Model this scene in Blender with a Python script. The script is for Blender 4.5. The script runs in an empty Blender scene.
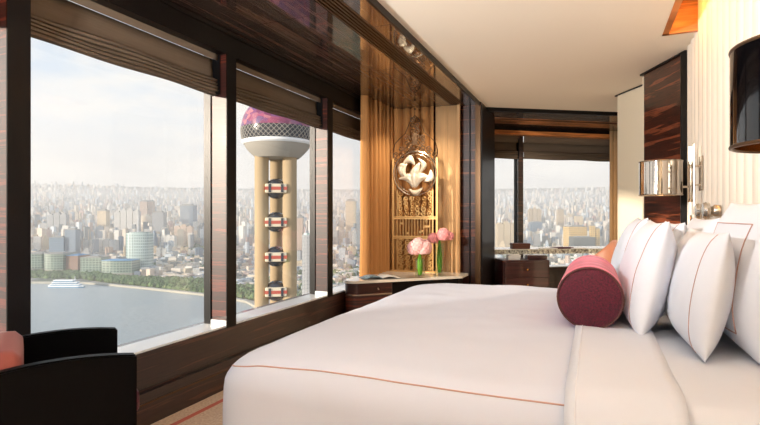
import bpy, bmesh, math, random
from mathutils import Vector, Matrix, noise

random.seed(7)
C = bpy.context.scene.collection
PI = math.pi
R = math.radians
YAW = R(22.8); FP = 511.0; HZ = 215.0; EYE = 1.25
CA, SA = math.cos(YAW), math.sin(YAW)

def at(px, d, py=None):
    """point at depth d (metres ahead) in the direction the photo shows at px (py)"""
    lat = (px - 380) / FP * d
    z = 0.0 if py is None else EYE - (py - HZ) / FP * d
    return Vector((lat * CA - d * SA, lat * SA + d * CA, z))

def lin(c):
    return tuple(((v / 255) / 12.92 if v / 255 <= 0.04045 else ((v / 255 + 0.055) / 1.055) ** 2.4) for v in c) + (1.0,)

# ------------------------------------------------------------------ materials
MATS = {}
def newmat(name):
    m = bpy.data.materials.new(name); m.use_nodes = True
    nt = m.node_tree; nt.nodes.clear()
    out = nt.nodes.new('ShaderNodeOutputMaterial')
    MATS[name] = m
    return m, nt, out
def node(nt, t, **kw):
    n = nt.nodes.new(t)
    for k, v in kw.items():
        if k in n.inputs: n.inputs[k].default_value = v
        else: setattr(n, k, v)
    return n
def ramp(nt, fac, stops):
    r = nt.nodes.new('ShaderNodeValToRGB')
    e = r.color_ramp.elements
    e[0].position, e[0].color = stops[0]
    e[1].position, e[1].color = stops[-1]
    for p, c in stops[1:-1]:
        x = e.new(p); x.color = c
    nt.links.new(fac, r.inputs[0])
    return r.outputs[0]
def coords(nt, scale, kind='Object'):
    tc = nt.nodes.new('ShaderNodeTexCoord'); mp = nt.nodes.new('ShaderNodeMapping')
    mp.inputs['Scale'].default_value = scale
    nt.links.new(tc.outputs[kind], mp.inputs[0])
    return mp.outputs[0]
def plain(name, rgb, rough=0.5, metal=0.0, coat=0.0, bump=None, var=None, sheen=0.0, spec=0.5, trans=0.0, ior=1.45, alpha=None):
    m, nt, out = newmat(name)
    p = node(nt, 'ShaderNodeBsdfPrincipled')
    p.inputs['Base Color'].default_value = lin(rgb)
    p.inputs['Roughness'].default_value = rough
    p.inputs['Metallic'].default_value = metal
    p.inputs['Coat Weight'].default_value = coat
    p.inputs['Coat Roughness'].default_value = 0.03
    p.inputs['Sheen Weight'].default_value = sheen
    p.inputs['Specular IOR Level'].default_value = spec
    p.inputs['Transmission Weight'].default_value = trans
    p.inputs['IOR'].default_value = ior
    if var:
        sc, amt = var
        n = node(nt, 'ShaderNodeTexNoise'); n.inputs['Scale'].default_value = 1.0; n.inputs['Detail'].default_value = 4
        nt.links.new(coords(nt, sc), n.inputs['Vector'])
        a = tuple(max(0, c * (1 - amt)) for c in rgb); b = tuple(min(255, c * (1 + amt)) for c in rgb)
        nt.links.new(ramp(nt, n.outputs['Fac'], [(0.3, lin(a)), (0.7, lin(b))]), p.inputs['Base Color'])
    if bump:
        sc, st, dist = bump
        n = node(nt, 'ShaderNodeTexNoise'); n.inputs['Scale'].default_value = 1.0; n.inputs['Detail'].default_value = 3
        nt.links.new(coords(nt, sc), n.inputs['Vector'])
        b = node(nt, 'ShaderNodeBump'); b.inputs['Strength'].default_value = st; b.inputs['Distance'].default_value = dist
        nt.links.new(n.outputs['Fac'], b.inputs['Height']); nt.links.new(b.outputs[0], p.inputs['Normal'])
    nt.links.new(p.outputs[0], out.inputs[0])
    return m
def wood(name, scale, dark, mid, hi, rough=0.16, coat_ior=1.6, coat=1.0):
    m, nt, out = newmat(name)
    p = node(nt, 'ShaderNodeBsdfPrincipled')
    v = coords(nt, scale)
    n1 = node(nt, 'ShaderNodeTexNoise'); n1.inputs['Scale'].default_value = 1.0; n1.inputs['Detail'].default_value = 6; n1.inputs['Roughness'].default_value = 0.62
    n1.inputs['Distortion'].default_value = 0.25
    nt.links.new(v, n1.inputs['Vector'])
    c = ramp(nt, n1.outputs['Fac'], [(0.30, lin(dark)), (0.47, lin(mid)), (0.53, lin(dark)), (0.60, lin(hi)), (0.70, lin(mid))])
    nt.links.new(c, p.inputs['Base Color'])
    p.inputs['Roughness'].default_value = 0.4
    p.inputs['Coat Weight'].default_value = coat
    p.inputs['Coat Roughness'].default_value = rough * 0.2
    p.inputs['Coat IOR'].default_value = coat_ior
    nt.links.new(p.outputs[0], out.inputs[0])
    return m

WD = ((24, 14, 12), (46, 27, 21), (84, 50, 38))
wood('ebony_level', (0.9, 0.9, 26), *WD, coat_ior=1.35)
wood('ebony_soffit', (26, 0.7, 3), (22, 13, 10), (44, 26, 19), (78, 46, 32), coat_ior=3.0)
wood('ebony_red', (1.2, 1.2, 34), (26, 9, 6), (58, 19, 12), (104, 40, 24), coat_ior=1.3)
wood('ebony_panel', (1.2, 1.2, 24), (18, 7, 5), (66, 28, 18), (134, 70, 44), coat_ior=1.45)
plain('dark_lacquer', (12, 7, 6), 0.4, coat=0.06, spec=0.2)
plain('black_lacquer', (3, 3, 4), 0.45, coat=0.0, spec=0.08)
plain('black_metal', (14, 13, 14), 0.35, metal=0.4)
plain('bronze', (92, 68, 46), 0.35, metal=0.7)
plain('track_metal', (96, 68, 44), 0.35, metal=0.6)
plain('orange_wood', (186, 118, 66), 0.4, coat=0.2, var=((2, 2, 30), 0.3))
plain('ceiling_paint', (246, 235, 218), 0.9)
plain('wall_cream', (226, 214, 190), 0.8)
plain('marble', (232, 226, 214), 0.18, coat=0.5, var=((6, 6, 6), 0.05))
plain('white_sill', (226, 232, 236), 0.25, coat=0.4)
plain('duvet_cotton', (206, 212, 228), 0.85, bump=((3, 3, 3), 0.10, 0.05))
plain('sheet_cotton', (213, 218, 230), 0.85, bump=((5, 5, 5), 0.12, 0.04))
plain('pillow_cotton', (224, 227, 236), 0.85, bump=((7, 7, 7), 0.25, 0.03))
plain('coral_thread', (190, 152, 144), 0.8)
plain('magenta_velvet', (190, 58, 94), 0.75, sheen=0.35, var=((4, 26, 4), 0.16), bump=((12, 60, 12), 0.35, 0.006))
plain('wine_velvet', (70, 5, 28), 0.8, sheen=0.15, var=((160, 160, 160), 0.35), bump=((150, 150, 150), 0.5, 0.004))
plain('dark_piping', (70, 30, 28), 0.6)
plain('coral_leather', (134, 66, 56), 0.7, sheen=0.1)
plain('tan_leather', (156, 102, 76), 0.5, sheen=0.2)
plain('black_gloss', (8, 7, 9), 0.1, coat=0.8)
plain('chrome', (214, 206, 196), 0.08, metal=1.0)
plain('chrome_soft', (196, 186, 172), 0.25, metal=1.0)
plain('brass', (176, 130, 78), 0.25, metal=1.0)
plain('gold_screen', (206, 164, 104), 0.4, metal=0.5)
plain('pearl_relief', (238, 228, 206), 0.3, metal=0.1, coat=0.5)
plain('white_glass', (246, 242, 234), 0.25, coat=0.5)
plain('petal_pink', (243, 186, 184), 0.8, sheen=0.3, var=((40, 40, 40), 0.08))
plain('petal_deep', (232, 150, 152), 0.8, sheen=0.3, var=((40, 40, 40), 0.1))
plain('leaf_green', (104, 158, 40), 0.5)
plain('stem_green', (78, 138, 32), 0.5)
plain('paper', (240, 238, 234), 0.7)
plain('page_picture', (120, 140, 150), 0.6, var=((30, 30, 30), 0.5))
plain('book_cover', (70, 64, 62), 0.5)
plain('desk_edge', (190, 170, 148), 0.3, coat=0.4, var=((34, 34, 34), 0.6))
plain('desk_wood', (66, 34, 34), 0.3, coat=0.4, var=((1, 1, 24), 0.3))
plain('brown_leather', (92, 52, 36), 0.5)
plain('concrete_cream', (170, 150, 120), 0.8)
plain('concrete_grey', (168, 163, 154), 0.7)
plain('tower_glass', (52, 58, 68), 0.25, coat=0.6)
plain('ship_white', (238, 240, 242), 0.5)
plain('ship_blue', (70, 130, 170), 0.5)
plain('embankment', (176, 172, 160), 0.9)

def fabric_folds(name, rgb, trans_rgb, tr=0.35, sc=(4, 4, 60)):
    m, nt, out = newmat(name)
    d = node(nt, 'ShaderNodeBsdfDiffuse'); t = node(nt, 'ShaderNodeBsdfTranslucent'); mx = node(nt, 'ShaderNodeMixShader')
    n = node(nt, 'ShaderNodeTexNoise'); n.inputs['Scale'].default_value = 1.0; n.inputs['Detail'].default_value = 5
    nt.links.new(coords(nt, sc), n.inputs['Vector'])
    a = tuple(c * 0.95 for c in rgb); b = tuple(min(255, c * 1.04) for c in rgb)
    nt.links.new(ramp(nt, n.outputs['Fac'], [(0.3, lin(a)), (0.7, lin(b))]), d.inputs['Color'])
    t.inputs['Color'].default_value = lin(trans_rgb)
    mx.inputs[0].default_value = tr
    nt.links.new(d.outputs[0], mx.inputs[1]); nt.links.new(t.outputs[0], mx.inputs[2])
    nt.links.new(mx.outputs[0], out.inputs[0])
    return m
fabric_folds('blind_linen', (118, 104, 90), (100, 84, 66), 0.15, (3, 3, 90))
fabric_folds('curtain_silk', (188, 136, 86), (220, 160, 100), 0.05, (120, 120, 1.5))
fabric_folds('sheer_silk', (216, 176, 130), (236, 190, 136), 0.2, (120, 120, 1.5))

# carpet with a coral border line
m, nt, out = newmat('carpet')
p = node(nt, 'ShaderNodeBsdfPrincipled'); p.inputs['Roughness'].default_value = 1.0
tc = nt.nodes.new('ShaderNodeTexCoord'); sx = nt.nodes.new('ShaderNodeSeparateXYZ'); nt.links.new(tc.outputs['Object'], sx.inputs[0])
n = node(nt, 'ShaderNodeTexNoise'); n.inputs['Scale'].default_value = 70; n.inputs['Detail'].default_value = 4
nt.links.new(tc.outputs['Object'], n.inputs['Vector'])
base = ramp(nt, n.outputs['Fac'], [(0.35, lin((206, 176, 150))), (0.65, lin((232, 210, 186)))])
ad = node(nt, 'ShaderNodeMath', operation='SUBTRACT'); nt.links.new(sx.outputs[0], ad.inputs[0]); ad.inputs[1].default_value = -2.315
ab = node(nt, 'ShaderNodeMath', operation='ABSOLUTE'); nt.links.new(ad.outputs[0], ab.inputs[0])
lt = node(nt, 'ShaderNodeMath', operation='LESS_THAN'); nt.links.new(ab.outputs[0], lt.inputs[0]); lt.inputs[1].default_value = 0.02
mc = node(nt, 'ShaderNodeMixRGB'); nt.links.new(lt.outputs[0], mc.inputs[0]); nt.links.new(base, mc.inputs[1]); mc.inputs[2].default_value = lin((206, 112, 96))
nt.links.new(mc.outputs[0], p.inputs['Base Color']); nt.links.new(p.outputs[0], out.inputs[0])

# fluted padded headboard wall: cream fabric with faint warm streaks
plain('headboard_fabric', (236, 224, 208), 0.8, sheen=0.3, var=((1.5, 14, 0.6), 0.05))

# window glass: clear with a fresnel reflection
m, nt, out = newmat('window_glass')
fr = node(nt, 'ShaderNodeFresnel'); ge = nt.nodes.new('ShaderNodeNewGeometry'); mi = node(nt, 'ShaderNodeMath', operation='MULTIPLY_ADD')
nt.links.new(ge.outputs['Backfacing'], mi.inputs[0]); mi.inputs[1].default_value = 1 / 1.35 - 1.35; mi.inputs[2].default_value = 1.35; nt.links.new(mi.outputs[0], fr.inputs['IOR'])
tr = node(nt, 'ShaderNodeBsdfTransparent'); tr.inputs['Color'].default_value = (0.985, 0.99, 0.99, 1)
gl = node(nt, 'ShaderNodeBsdfGlossy'); gl.inputs['Roughness'].default_value = 0.0
mx = node(nt, 'ShaderNodeMixShader')
nt.links.new(fr.outputs[0], mx.inputs[0]); nt.links.new(tr.outputs[0], mx.inputs[1]); nt.links.new(gl.outputs[0], mx.inputs[2])
nt.links.new(mx.outputs[0], out.inputs[0])
m, nt, out = newmat('vase_glass')
fr = node(nt, 'ShaderNodeFresnel'); ge = nt.nodes.new('ShaderNodeNewGeometry'); mi = node(nt, 'ShaderNodeMath', operation='MULTIPLY_ADD')
nt.links.new(ge.outputs['Backfacing'], mi.inputs[0]); mi.inputs[1].default_value = 1 / 1.5 - 1.5; mi.inputs[2].default_value = 1.5; nt.links.new(mi.outputs[0], fr.inputs['IOR'])
tr = node(nt, 'ShaderNodeBsdfTransparent'); tr.inputs['Color'].default_value = (0.93, 0.96, 0.92, 1)
gl = node(nt, 'ShaderNodeBsdfGlossy'); gl.inputs['Roughness'].default_value = 0.02
mx = node(nt, 'ShaderNodeMixShader')
nt.links.new(fr.outputs[0], mx.inputs[0]); nt.links.new(tr.outputs[0], mx.inputs[1]); nt.links.new(gl.outputs[0], mx.inputs[2])
nt.links.new(mx.outputs[0], out.inputs[0])

def emit(name, rgb, s):
    m, nt, out = newmat(name)
    e = node(nt, 'ShaderNodeEmission'); e.inputs['Color'].default_value = lin(rgb); e.inputs['Strength'].default_value = s
    nt.links.new(e.outputs[0], out.inputs[0]); return m
emit('cove_lamp', (255, 196, 104), 15.0)
emit('bulb', (255, 214, 160), 12.0)
emit('candle_tube', (255, 240, 214), 1.5)

def facade(name, rgb, glass, fx=5.0, fz=3.6, mortar=0.95, rough=0.6, coat=0.0):
    """storeys and window bays as a grid in the wall's own colour"""
    m, nt, out = newmat(name)
    p = node(nt, 'ShaderNodeBsdfPrincipled'); p.inputs['Roughness'].default_value = rough; p.inputs['Coat Weight'].default_value = coat
    br = node(nt, 'ShaderNodeTexBrick'); br.offset = 0.0; br.squash = 1.0
    tc = nt.nodes.new('ShaderNodeTexCoord'); sx = nt.nodes.new('ShaderNodeSeparateXYZ'); nt.links.new(tc.outputs['Object'], sx.inputs[0])
    ad = node(nt, 'ShaderNodeMath', operation='ADD'); nt.links.new(sx.outputs[0], ad.inputs[0]); nt.links.new(sx.outputs[1], ad.inputs[1])
    cb = nt.nodes.new('ShaderNodeCombineXYZ'); nt.links.new(ad.outputs[0], cb.inputs[0]); nt.links.new(sx.outputs[2], cb.inputs[1])
    nt.links.new(cb.outputs[0], br.inputs['Vector'])
    br.inputs['Scale'].default_value = 1.0; br.inputs['Brick Width'].default_value = fx; br.inputs['Row Height'].default_value = fz
    br.inputs['Mortar Size'].default_value = mortar; br.inputs['Mortar Smooth'].default_value = 0.0
    g2 = tuple(int(c * 0.8) for c in glass)
    br.inputs['Color1'].default_value = lin(glass); br.inputs['Color2'].default_value = lin(g2); br.inputs['Mortar'].default_value = lin(rgb)
    nt.links.new(br.outputs['Color'], p.inputs['Base Color']); nt.links.new(p.outputs[0], out.inputs[0])
    return m
FAC = [('facade_white', 'white', (226, 222, 214), (130, 138, 146)),
       ('facade_cream', 'cream', (222, 202, 168), (136, 124, 110)),
       ('facade_grey', 'grey', (172, 174, 176), (96, 104, 112)),
       ('facade_peach', 'peach', (214, 188, 168), (134, 112, 102)),
       ('facade_blue', 'blue-grey', (130, 148, 166), (72, 90, 108)),
       ('facade_tan', 'tan', (196, 176, 146), (110, 98, 84)),
       ('facade_pink', 'pinkish', (206, 170, 160), (120, 98, 96)),
       ('facade_pale', 'pale blue', (196, 208, 216), (112, 128, 142))]
for n_, _, a, b in FAC: facade(n_, a, b)
facade('glass_teal', (190, 206, 202), (96, 132, 136), 9.0, 11.0, 2.4, rough=0.25, coat=0.6)
facade('glass_green', (150, 166, 154), (84, 112, 102), 12.0, 9.0, 1.8, rough=0.3, coat=0.5)
facade('glass_dark', (96, 104, 104), (46, 58, 60), 5.0, 4.0, rough=0.3, coat=0.5)
facade('glass_blue', (110, 136, 158), (62, 88, 114), 10.0, 8.0, 1.8, rough=0.3, coat=0.5)
facade('brick_brown', (150, 116, 100), (86, 66, 62), 5.0, 4.0)
facade('gold_stone', (224, 190, 120), (140, 110, 74), 11.0, 10.0, 2.6)
plain('roof_grey', (150, 150, 148), 0.9)
plain('roof_blue', (100, 150, 190), 0.7)
plain('roof_red', (190, 96, 84), 0.8)
plain('dome_tan', (206, 190, 166), 0.6, coat=0.3)

# terrain: streets, blocks and green
m, nt, out = newmat('city_ground')
p = node(nt, 'ShaderNodeBsdfPrincipled'); p.inputs['Roughness'].default_value = 0.95
v = node(nt, 'ShaderNodeTexVoronoi'); v.inputs['Scale'].default_value = 1.0; nt.links.new(coords(nt, (0.025, 0.025, 0.0)), v.inputs['Vector'])
n = node(nt, 'ShaderNodeTexNoise'); n.inputs['Scale'].default_value = 1.0; n.inputs['Detail'].default_value = 5; nt.links.new(coords(nt, (0.004, 0.004, 0.0)), n.inputs['Vector'])
ca = ramp(nt, v.outputs['Color'], [(0.1, lin((92, 92, 90))), (0.35, lin((150, 142, 134))), (0.6, lin((186, 166, 156))), (0.8, lin((120, 128, 132))), (0.95, lin((206, 200, 192)))])
cg = ramp(nt, n.outputs['Fac'], [(0.45, lin((0, 0, 0))), (0.62, lin((255, 255, 255)))])
mc = node(nt, 'ShaderNodeMixRGB'); nt.links.new(cg, mc.inputs[0]); nt.links.new(ca, mc.inputs[1]); mc.inputs[2].default_value = lin((84, 98, 74))
nt.links.new(mc.outputs[0], p.inputs['Base Color']); nt.links.new(p.outputs[0], out.inputs[0])
# river
m, nt, out = newmat('river_water')
p = node(nt, 'ShaderNodeBsdfPrincipled'); p.inputs['Base Color'].default_value = lin((150, 160, 162)); p.inputs['Roughness'].default_value = 0.3
p.inputs['Specular IOR Level'].default_value = 0.6
n = node(nt, 'ShaderNodeTexNoise'); n.inputs['Scale'].default_value = 1.0; n.inputs['Detail'].default_value = 6; n.inputs['Roughness'].default_value = 0.7
nt.links.new(coords(nt, (0.06, 0.06, 0.06)), n.inputs['Vector'])
b = node(nt, 'ShaderNodeBump'); b.inputs['Strength'].default_value = 0.45; b.inputs['Distance'].default_value = 5.0
nt.links.new(n.outputs['Fac'], b.inputs['Height']); nt.links.new(b.outputs[0], p.inputs['Normal']); nt.links.new(p.outputs[0], out.inputs[0])
# small buildings in one mass: a colour per building
m, nt, out = newmat('city_blocks')
p = node(nt, 'ShaderNodeBsdfPrincipled'); p.inputs['Roughness'].default_value = 0.8
g = nt.nodes.new('ShaderNodeNewGeometry')
st = [(0.0, lin((226, 222, 214))), (0.16, lin((196, 184, 166))), (0.3, lin((150, 162, 174))), (0.42, lin((212, 198, 182))), (0.55, lin((128, 136, 140))), (0.68, lin((214, 206, 196))), (0.8, lin((176, 156, 148))), (0.9, lin((206, 214, 220)))]
cr = ramp(nt, g.outputs['Random Per Island'], st)
for nn in nt.nodes:
    if nn.type == 'VALTORGB': nn.color_ramp.interpolation = 'CONSTANT'
nt.links.new(cr, p.inputs['Base Color']); nt.links.new(p.outputs[0], out.inputs[0])
plain('tree_leaves', (86, 104, 68), 0.9, var=((0.05, 0.05, 0.05), 0.35))
# sphere cladding of the tower
m, nt, out = newmat('tower_cladding')
p = node(nt, 'ShaderNodeBsdfPrincipled'); p.inputs['Roughness'].default_value = 0.35; p.inputs['Coat Weight'].default_value = 0.5
v = node(nt, 'ShaderNodeTexVoronoi'); v.inputs['Scale'].default_value = 1.0; nt.links.new(coords(nt, (0.28, 0.28, 0.34)), v.inputs['Vector'])
cr = ramp(nt, v.outputs['Color'], [(0.15, lin((110, 50, 84))), (0.4, lin((158, 76, 104))), (0.6, lin((96, 66, 112))), (0.85, lin((188, 116, 120)))])
nt.links.new(cr, p.inputs['Base Color']); nt.links.new(p.outputs[0], out.inputs[0])

# ------------------------------------------------------------------ mesh helpers
class MB:
    def __init__(s): s.v = []; s.f = []; s.mi = []; s.cur = 0
    def add(s, vs, fs):
        o = len(s.v); s.v += [tuple(v) for v in vs]; s.f += [tuple(i + o for i in f) for f in fs]; s.mi += [s.cur] * len(fs)
        return s
    def box(s, x0, x1, y0, y1, z0, z1, M=None, b=0.0):
        bm = bmesh.new()
        bmesh.ops.create_cube(bm, size=1.0)
        for v in bm.verts:
            v.co = Vector(((x0 + x1) / 2 + v.co.x * (x1 - x0), (y0 + y1) / 2 + v.co.y * (y1 - y0), (z0 + z1) / 2 + v.co.z * (z1 - z0)))
        if b > 0: bmesh.ops.bevel(bm, geom=list(bm.edges), offset=b, segments=3, affect='EDGES', profile=0.7)
        if M is not None: bmesh.ops.transform(bm, matrix=M, verts=bm.verts)
        bm.verts.index_update()
        s.add([v.co.copy() for v in bm.verts], [[v.index for v in f.verts] for f in bm.faces]); bm.free()
        return s
    def prism(s, pts, z0, z1, b=0.0, M=None):
        area = sum(pts[i][0] * pts[(i + 1) % len(pts)][1] - pts[(i + 1) % len(pts)][0] * pts[i][1] for i in range(len(pts)))
        if area < 0: pts = pts[::-1]
        n = len(pts)
        vs = [Vector((p[0], p[1], z0)) for p in pts] + [Vector((p[0], p[1], z1)) for p in pts]
        fs = [list(range(n))[::-1], list(range(n, 2 * n))] + [[i, (i + 1) % n, n + (i + 1) % n, n + i] for i in range(n)]
        if M is not None: vs = [M @ v for v in vs]
        return s.add(vs, fs)
    def tube(s, pts, r, n=8, cap=True, closed=False):
        pts = [Vector(p) for p in pts]; N = len(pts); vs = []; fs = []
        up = Vector((0, 0, 1)); prev = None
        for i, p in enumerate(pts):
            if closed: t = pts[(i + 1) % N] - pts[i - 1]
            else: t = pts[min(i + 1, N - 1)] - pts[max(i - 1, 0)]
            if t.length < 1e-9: t = Vector((0, 0, 1))
            t.normalize()
            if prev is None:
                a = up if abs(t.z) < 0.9 else Vector((1, 0, 0))
                x = t.cross(a).normalized()
            else:
                x = (prev - t * prev.dot(t))
                x = x.normalized() if x.length > 1e-6 else t.orthogonal().normalized()
            prev = x; y = t.cross(x)
            rr = r[i] if isinstance(r, (list, tuple)) else r
            for k in range(n):
                a = 2 * PI * k / n
                vs.append(p + (x * math.cos(a) + y * math.sin(a)) * rr)
        for i in range(N if closed else N - 1):
            j = (i + 1) % N
            for k in range(n):
                fs.append([i * n + k, i * n + (k + 1) % n, j * n + (k + 1) % n, j * n + k])
        if cap and not closed:
            fs.append(list(range(n))[::-1]); fs.append([(N - 1) * n + k for k in range(n)])
        return s.add(vs, fs)
    def lathe(s, prof, n=32, c=(0, 0, 0), M=None, cap=True):
        vs = []; fs = []; L = len(prof)
        for r, z in prof:
            for k in range(n):
                a = 2 * PI * k / n; v = Vector((r * math.cos(a), r * math.sin(a), z))
                vs.append((M @ v if M is not None else v) + Vector(c))
        for i in range(L - 1):
            for k in range(n):
                fs.append([i * n + k, i * n + (k + 1) % n, (i + 1) * n + (k + 1) % n, (i + 1) * n + k])
        if cap:
            if prof[0][0] > 1e-6: fs.append(list(range(n))[::-1])
            if prof[-1][0] > 1e-6: fs.append([(L - 1) * n + k for k in range(n)])
        return s.add(vs, fs)
    def ball(s, c, r, n=12, m=8, sc=(1, 1, 1)):
        prof = [(math.sin(PI * i / m) * r, -math.cos(PI * i / m) * r) for i in range(m + 1)]
        o = len(s.v); s.lathe(prof, n, (0, 0, 0), cap=False)
        for i in range(o, len(s.v)):
            v = s.v[i]; s.v[i] = (v[0] * sc[0] + c[0], v[1] * sc[1] + c[1], v[2] * sc[2] + c[2])
        return s
    def grid(s, rows, closed=False, flip=False):
        nr = len(rows); nc = len(rows[0]); fs = []
        for i in range(nr - 1):
            for k in range(nc if closed else nc - 1):
                q = [i * nc + k, i * nc + (k + 1) % nc, (i + 1) * nc + (k + 1) % nc, (i + 1) * nc + k]
                fs.append(q[::-1] if flip else q)
        return s.add([v for r in rows for v in r], fs)

def obj(name, mb, mats, parent=None, smooth=True, ang=35, solid=0.0, loc=None, rot=None):
    me = bpy.data.meshes.new(name); me.from_pydata(mb.v, [], mb.f)
    ms = mats if isinstance(mats, (list, tuple)) else [mats]
    for m in ms: me.materials.append(MATS[m])
    if len(ms) > 1: me.polygons.foreach_set('material_index', mb.mi)
    bm = bmesh.new(); bm.from_mesh(me); bmesh.ops.recalc_face_normals(bm, faces=bm.faces); bm.to_mesh(me); bm.free()
    if smooth:
        me.polygons.foreach_set('use_smooth', [True] * len(me.polygons)); me.set_sharp_from_angle(angle=R(ang))
    me.update()
    o = bpy.data.objects.new(name, me); C.objects.link(o)
    if parent is not None: o.parent = parent
    if loc is not None: o.location = loc
    if rot is not None: o.rotation_euler = rot
    if solid:
        md = o.modifiers.new('thickness', 'SOLIDIFY'); md.thickness = solid; md.offset = 0
    return o
def thing(name, label, cat, loc=(0, 0, 0), rotz=0.0, group=None, rot=None):
    o = bpy.data.objects.new(name, None); C.objects.link(o); o.empty_display_size = 0.1
    o.location = loc; o.rotation_euler = rot if rot else (0, 0, rotz); o['label'] = label; o['category'] = cat
    if group: o['group'] = group
    return o
def tag(o, label, cat, group=None):
    o['label'] = label; o['category'] = cat
    if group: o['group'] = group
    return o
def struct(name, mb, m, parent=None, label=None, **kw):
    o = obj(name, mb, m, parent, **kw)
    if parent is None: o['kind'] = 'structure'
    if label: o['label'] = label
    return o

# ================================================================== THE ROOM
XW = -2.43            # inner face of the window wall
ZS = 0.4585           # sill
ZT = EYE + 1.325      # underside of the glossy soffit
ZC = EYE + 1.360      # ceiling
YB = -2.6             # back of the room
XH = 0.69             # headboard wall
# far window line (points in plan)
FA = at(486, 7.62); FB = at(640, 8.24)       # inner face of the far window wall
fdir = (FB - FA).normalized(); fnor = Vector((-fdir.y, fdir.x, 0))
if fnor.y < 0: fnor = -fnor
flen = (FB - FA).length

mb = MB(); mb.prism([(-2.75, YB), (1.2, YB), (1.2, 9.4), (-2.75, 9.4)], -0.12, 0.0)
struct('floor', mb, 'carpet', label='cream carpet with a thin coral border line')
# ceiling with the cove recess cut out of it (X .51-.69, Y up to 4.36)
CE0 = (-1.272, 6.45); CE1 = at(640, 6.81)
mb = MB()
mb.prism([(-1.272, YB), (0.475, YB), (0.475, 6.8), CE0], ZC, ZC + 0.22)
mb.prism([(0.475, 4.395), (1.2, 4.395), (1.2, CE1.y + 0.2), (0.475, 6.8)], ZC, ZC + 0.22)
mb2 = [Vector((0.0, 0, 0))]
mb.prism([CE0, (0.475, 6.8), (0.475, 6.81), (CE1.x, CE1.y)], ZC, ZC + 0.22)
struct('ceiling', mb, 'ceiling_paint', smooth=False)
mb = MB()
mb.box(0.47, 0.512, YB, 4.40, ZC - 0.004, ZC + 0.30); mb.box(0.47, 0.80, 4.36, 4.40, ZC - 0.004, ZC + 0.30)
struct('trim_1', mb, 'orange_wood', smooth=False, label='orange wooden edge around the ceiling light cove')
mb = MB(); mb.box(0.512, 0.80, YB, 4.36, ZC + 0.27, ZC + 0.30)
struct('trim_2', mb, 'ceiling_paint', smooth=False, label='white top of the lit ceiling cove')
# glossy soffit along the windows, with curtain track groove and shadow gap
mb = MB()
for y0, y1 in ((YB, 1.1), (1.106, 2.95), (2.956, 4.30), (4.306, 6.13)):
    mb.box(XW - 0.02, -1.60, y0, y1, ZT, ZT + 0.04)
mb.box(-1.44, -1.29, YB, 3.3, ZT, ZT + 0.04); mb.box(-1.44, -1.29, 3.306, 6.13, ZT, ZT + 0.04)
struct('trim_3', mb, 'ebony_soffit', smooth=False, label='high-gloss ebony soffit panels above the windows')
mb = MB(); mb.box(-1.60, -1.44, YB, 6.13, ZT + 0.03, ZT + 0.05)
for i in range(6):
    x = -1.588 + i * 0.0272; mb.box(x, x + 0.012, YB, 6.13, ZT - 0.004, ZT + 0.03)
struct('trim_4', mb, 'track_metal', smooth=False, label='grooved bronze curtain track set in the soffit')
mb = MB(); mb.box(-1.29, -1.272, YB, 6.45, ZT - 0.012, ZC + 0.05)
mb.box(-2.75, -1.25, YB, 9.2, ZC + 0.20, ZC + 0.24)
struct('trim_5', mb, 'black_metal', smooth=False, label='black shadow line between the soffit and the ceiling')

# window wall: beam, spandrel, plinth, posts
mb = MB(); mb.box(XW - 0.10, XW, YB, 6.4, EYE + 1.155, ZT + 0.04); mb.box(XW, XW + 0.012, YB, 6.1, ZT - 0.03, ZT - 0.012)
mb.box(-2.72, XW - 0.10, YB, 6.4, ZT - 0.02, ZT + 0.06)
struct('trim_6', mb, 'dark_lacquer', smooth=False, label='dark beam over the window blinds')
mb = MB(); mb.box(-2.72, XW, YB, 6.3, 0.235, ZS - 0.012, b=0.004); 
mb.box(-2.72, XW - 0.03, YB, 6.3, 0.20, 0.24); mb.box(-2.72, XW - 0.0, YB, 6.3, 0.145, 0.205); mb.box(-2.72, XW - 0.012, YB, 6.3, 0, 0.14)
mb.box(-2.72, XW, YB, 0.03, ZS, EYE + 1.16)  # unseen solid stretch behind the viewer, shaped to keep sun off the bed
struct('wall_left', mb, 'ebony_level', smooth=False, label='striped ebony panel below the windows')
mb = MB(); mb.box(XW - 0.01, XW + 0.004, YB, 6.1, 0.137, 0.146)
struct('baseboard_left', mb, 'bronze', smooth=False, label='thin gold line along the window wall plinth')
# window units
posts = [0.03, 1.464, 2.948, 4.448, 5.93]
def win_label(i): return ['window beside the armchair, mostly behind the camera', 'widest window showing the river and the ship', 'window framing the round tower', 'narrow slice of window beside the gold curtain'][i]
for i in range(4):
    y0 = posts[i] + 0.104; y1 = posts[i + 1]
    mb = MB()
    mb.box(-2.63, -2.57, y0 - 0.004, y0 + 0.008, ZS, ZT); mb.box(-2.63, -2.57, y1 - 0.008, y1 + 0.004, ZS, ZT)
    mb.box(-2.63, -2.57, y0, y1, ZT - 0.05, ZT)
    w = struct('window_%d' % (i + 1), mb, 'black_metal', smooth=False, label=win_label(i))
    mb = MB(); mb.box(-2.604, -2.596, y0, y1, ZS - 0.01, ZT - 0.02)
    obj('window_pane', mb, 'window_glass', w, smooth=False)
    mb = MB(); mb.box(-2.63, XW - 0.004, y0 - 0.05, y1 + 0.05, ZS - 0.014, ZS, b=0.003)
    obj('window_sill', mb, 'white_sill', w)
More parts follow.
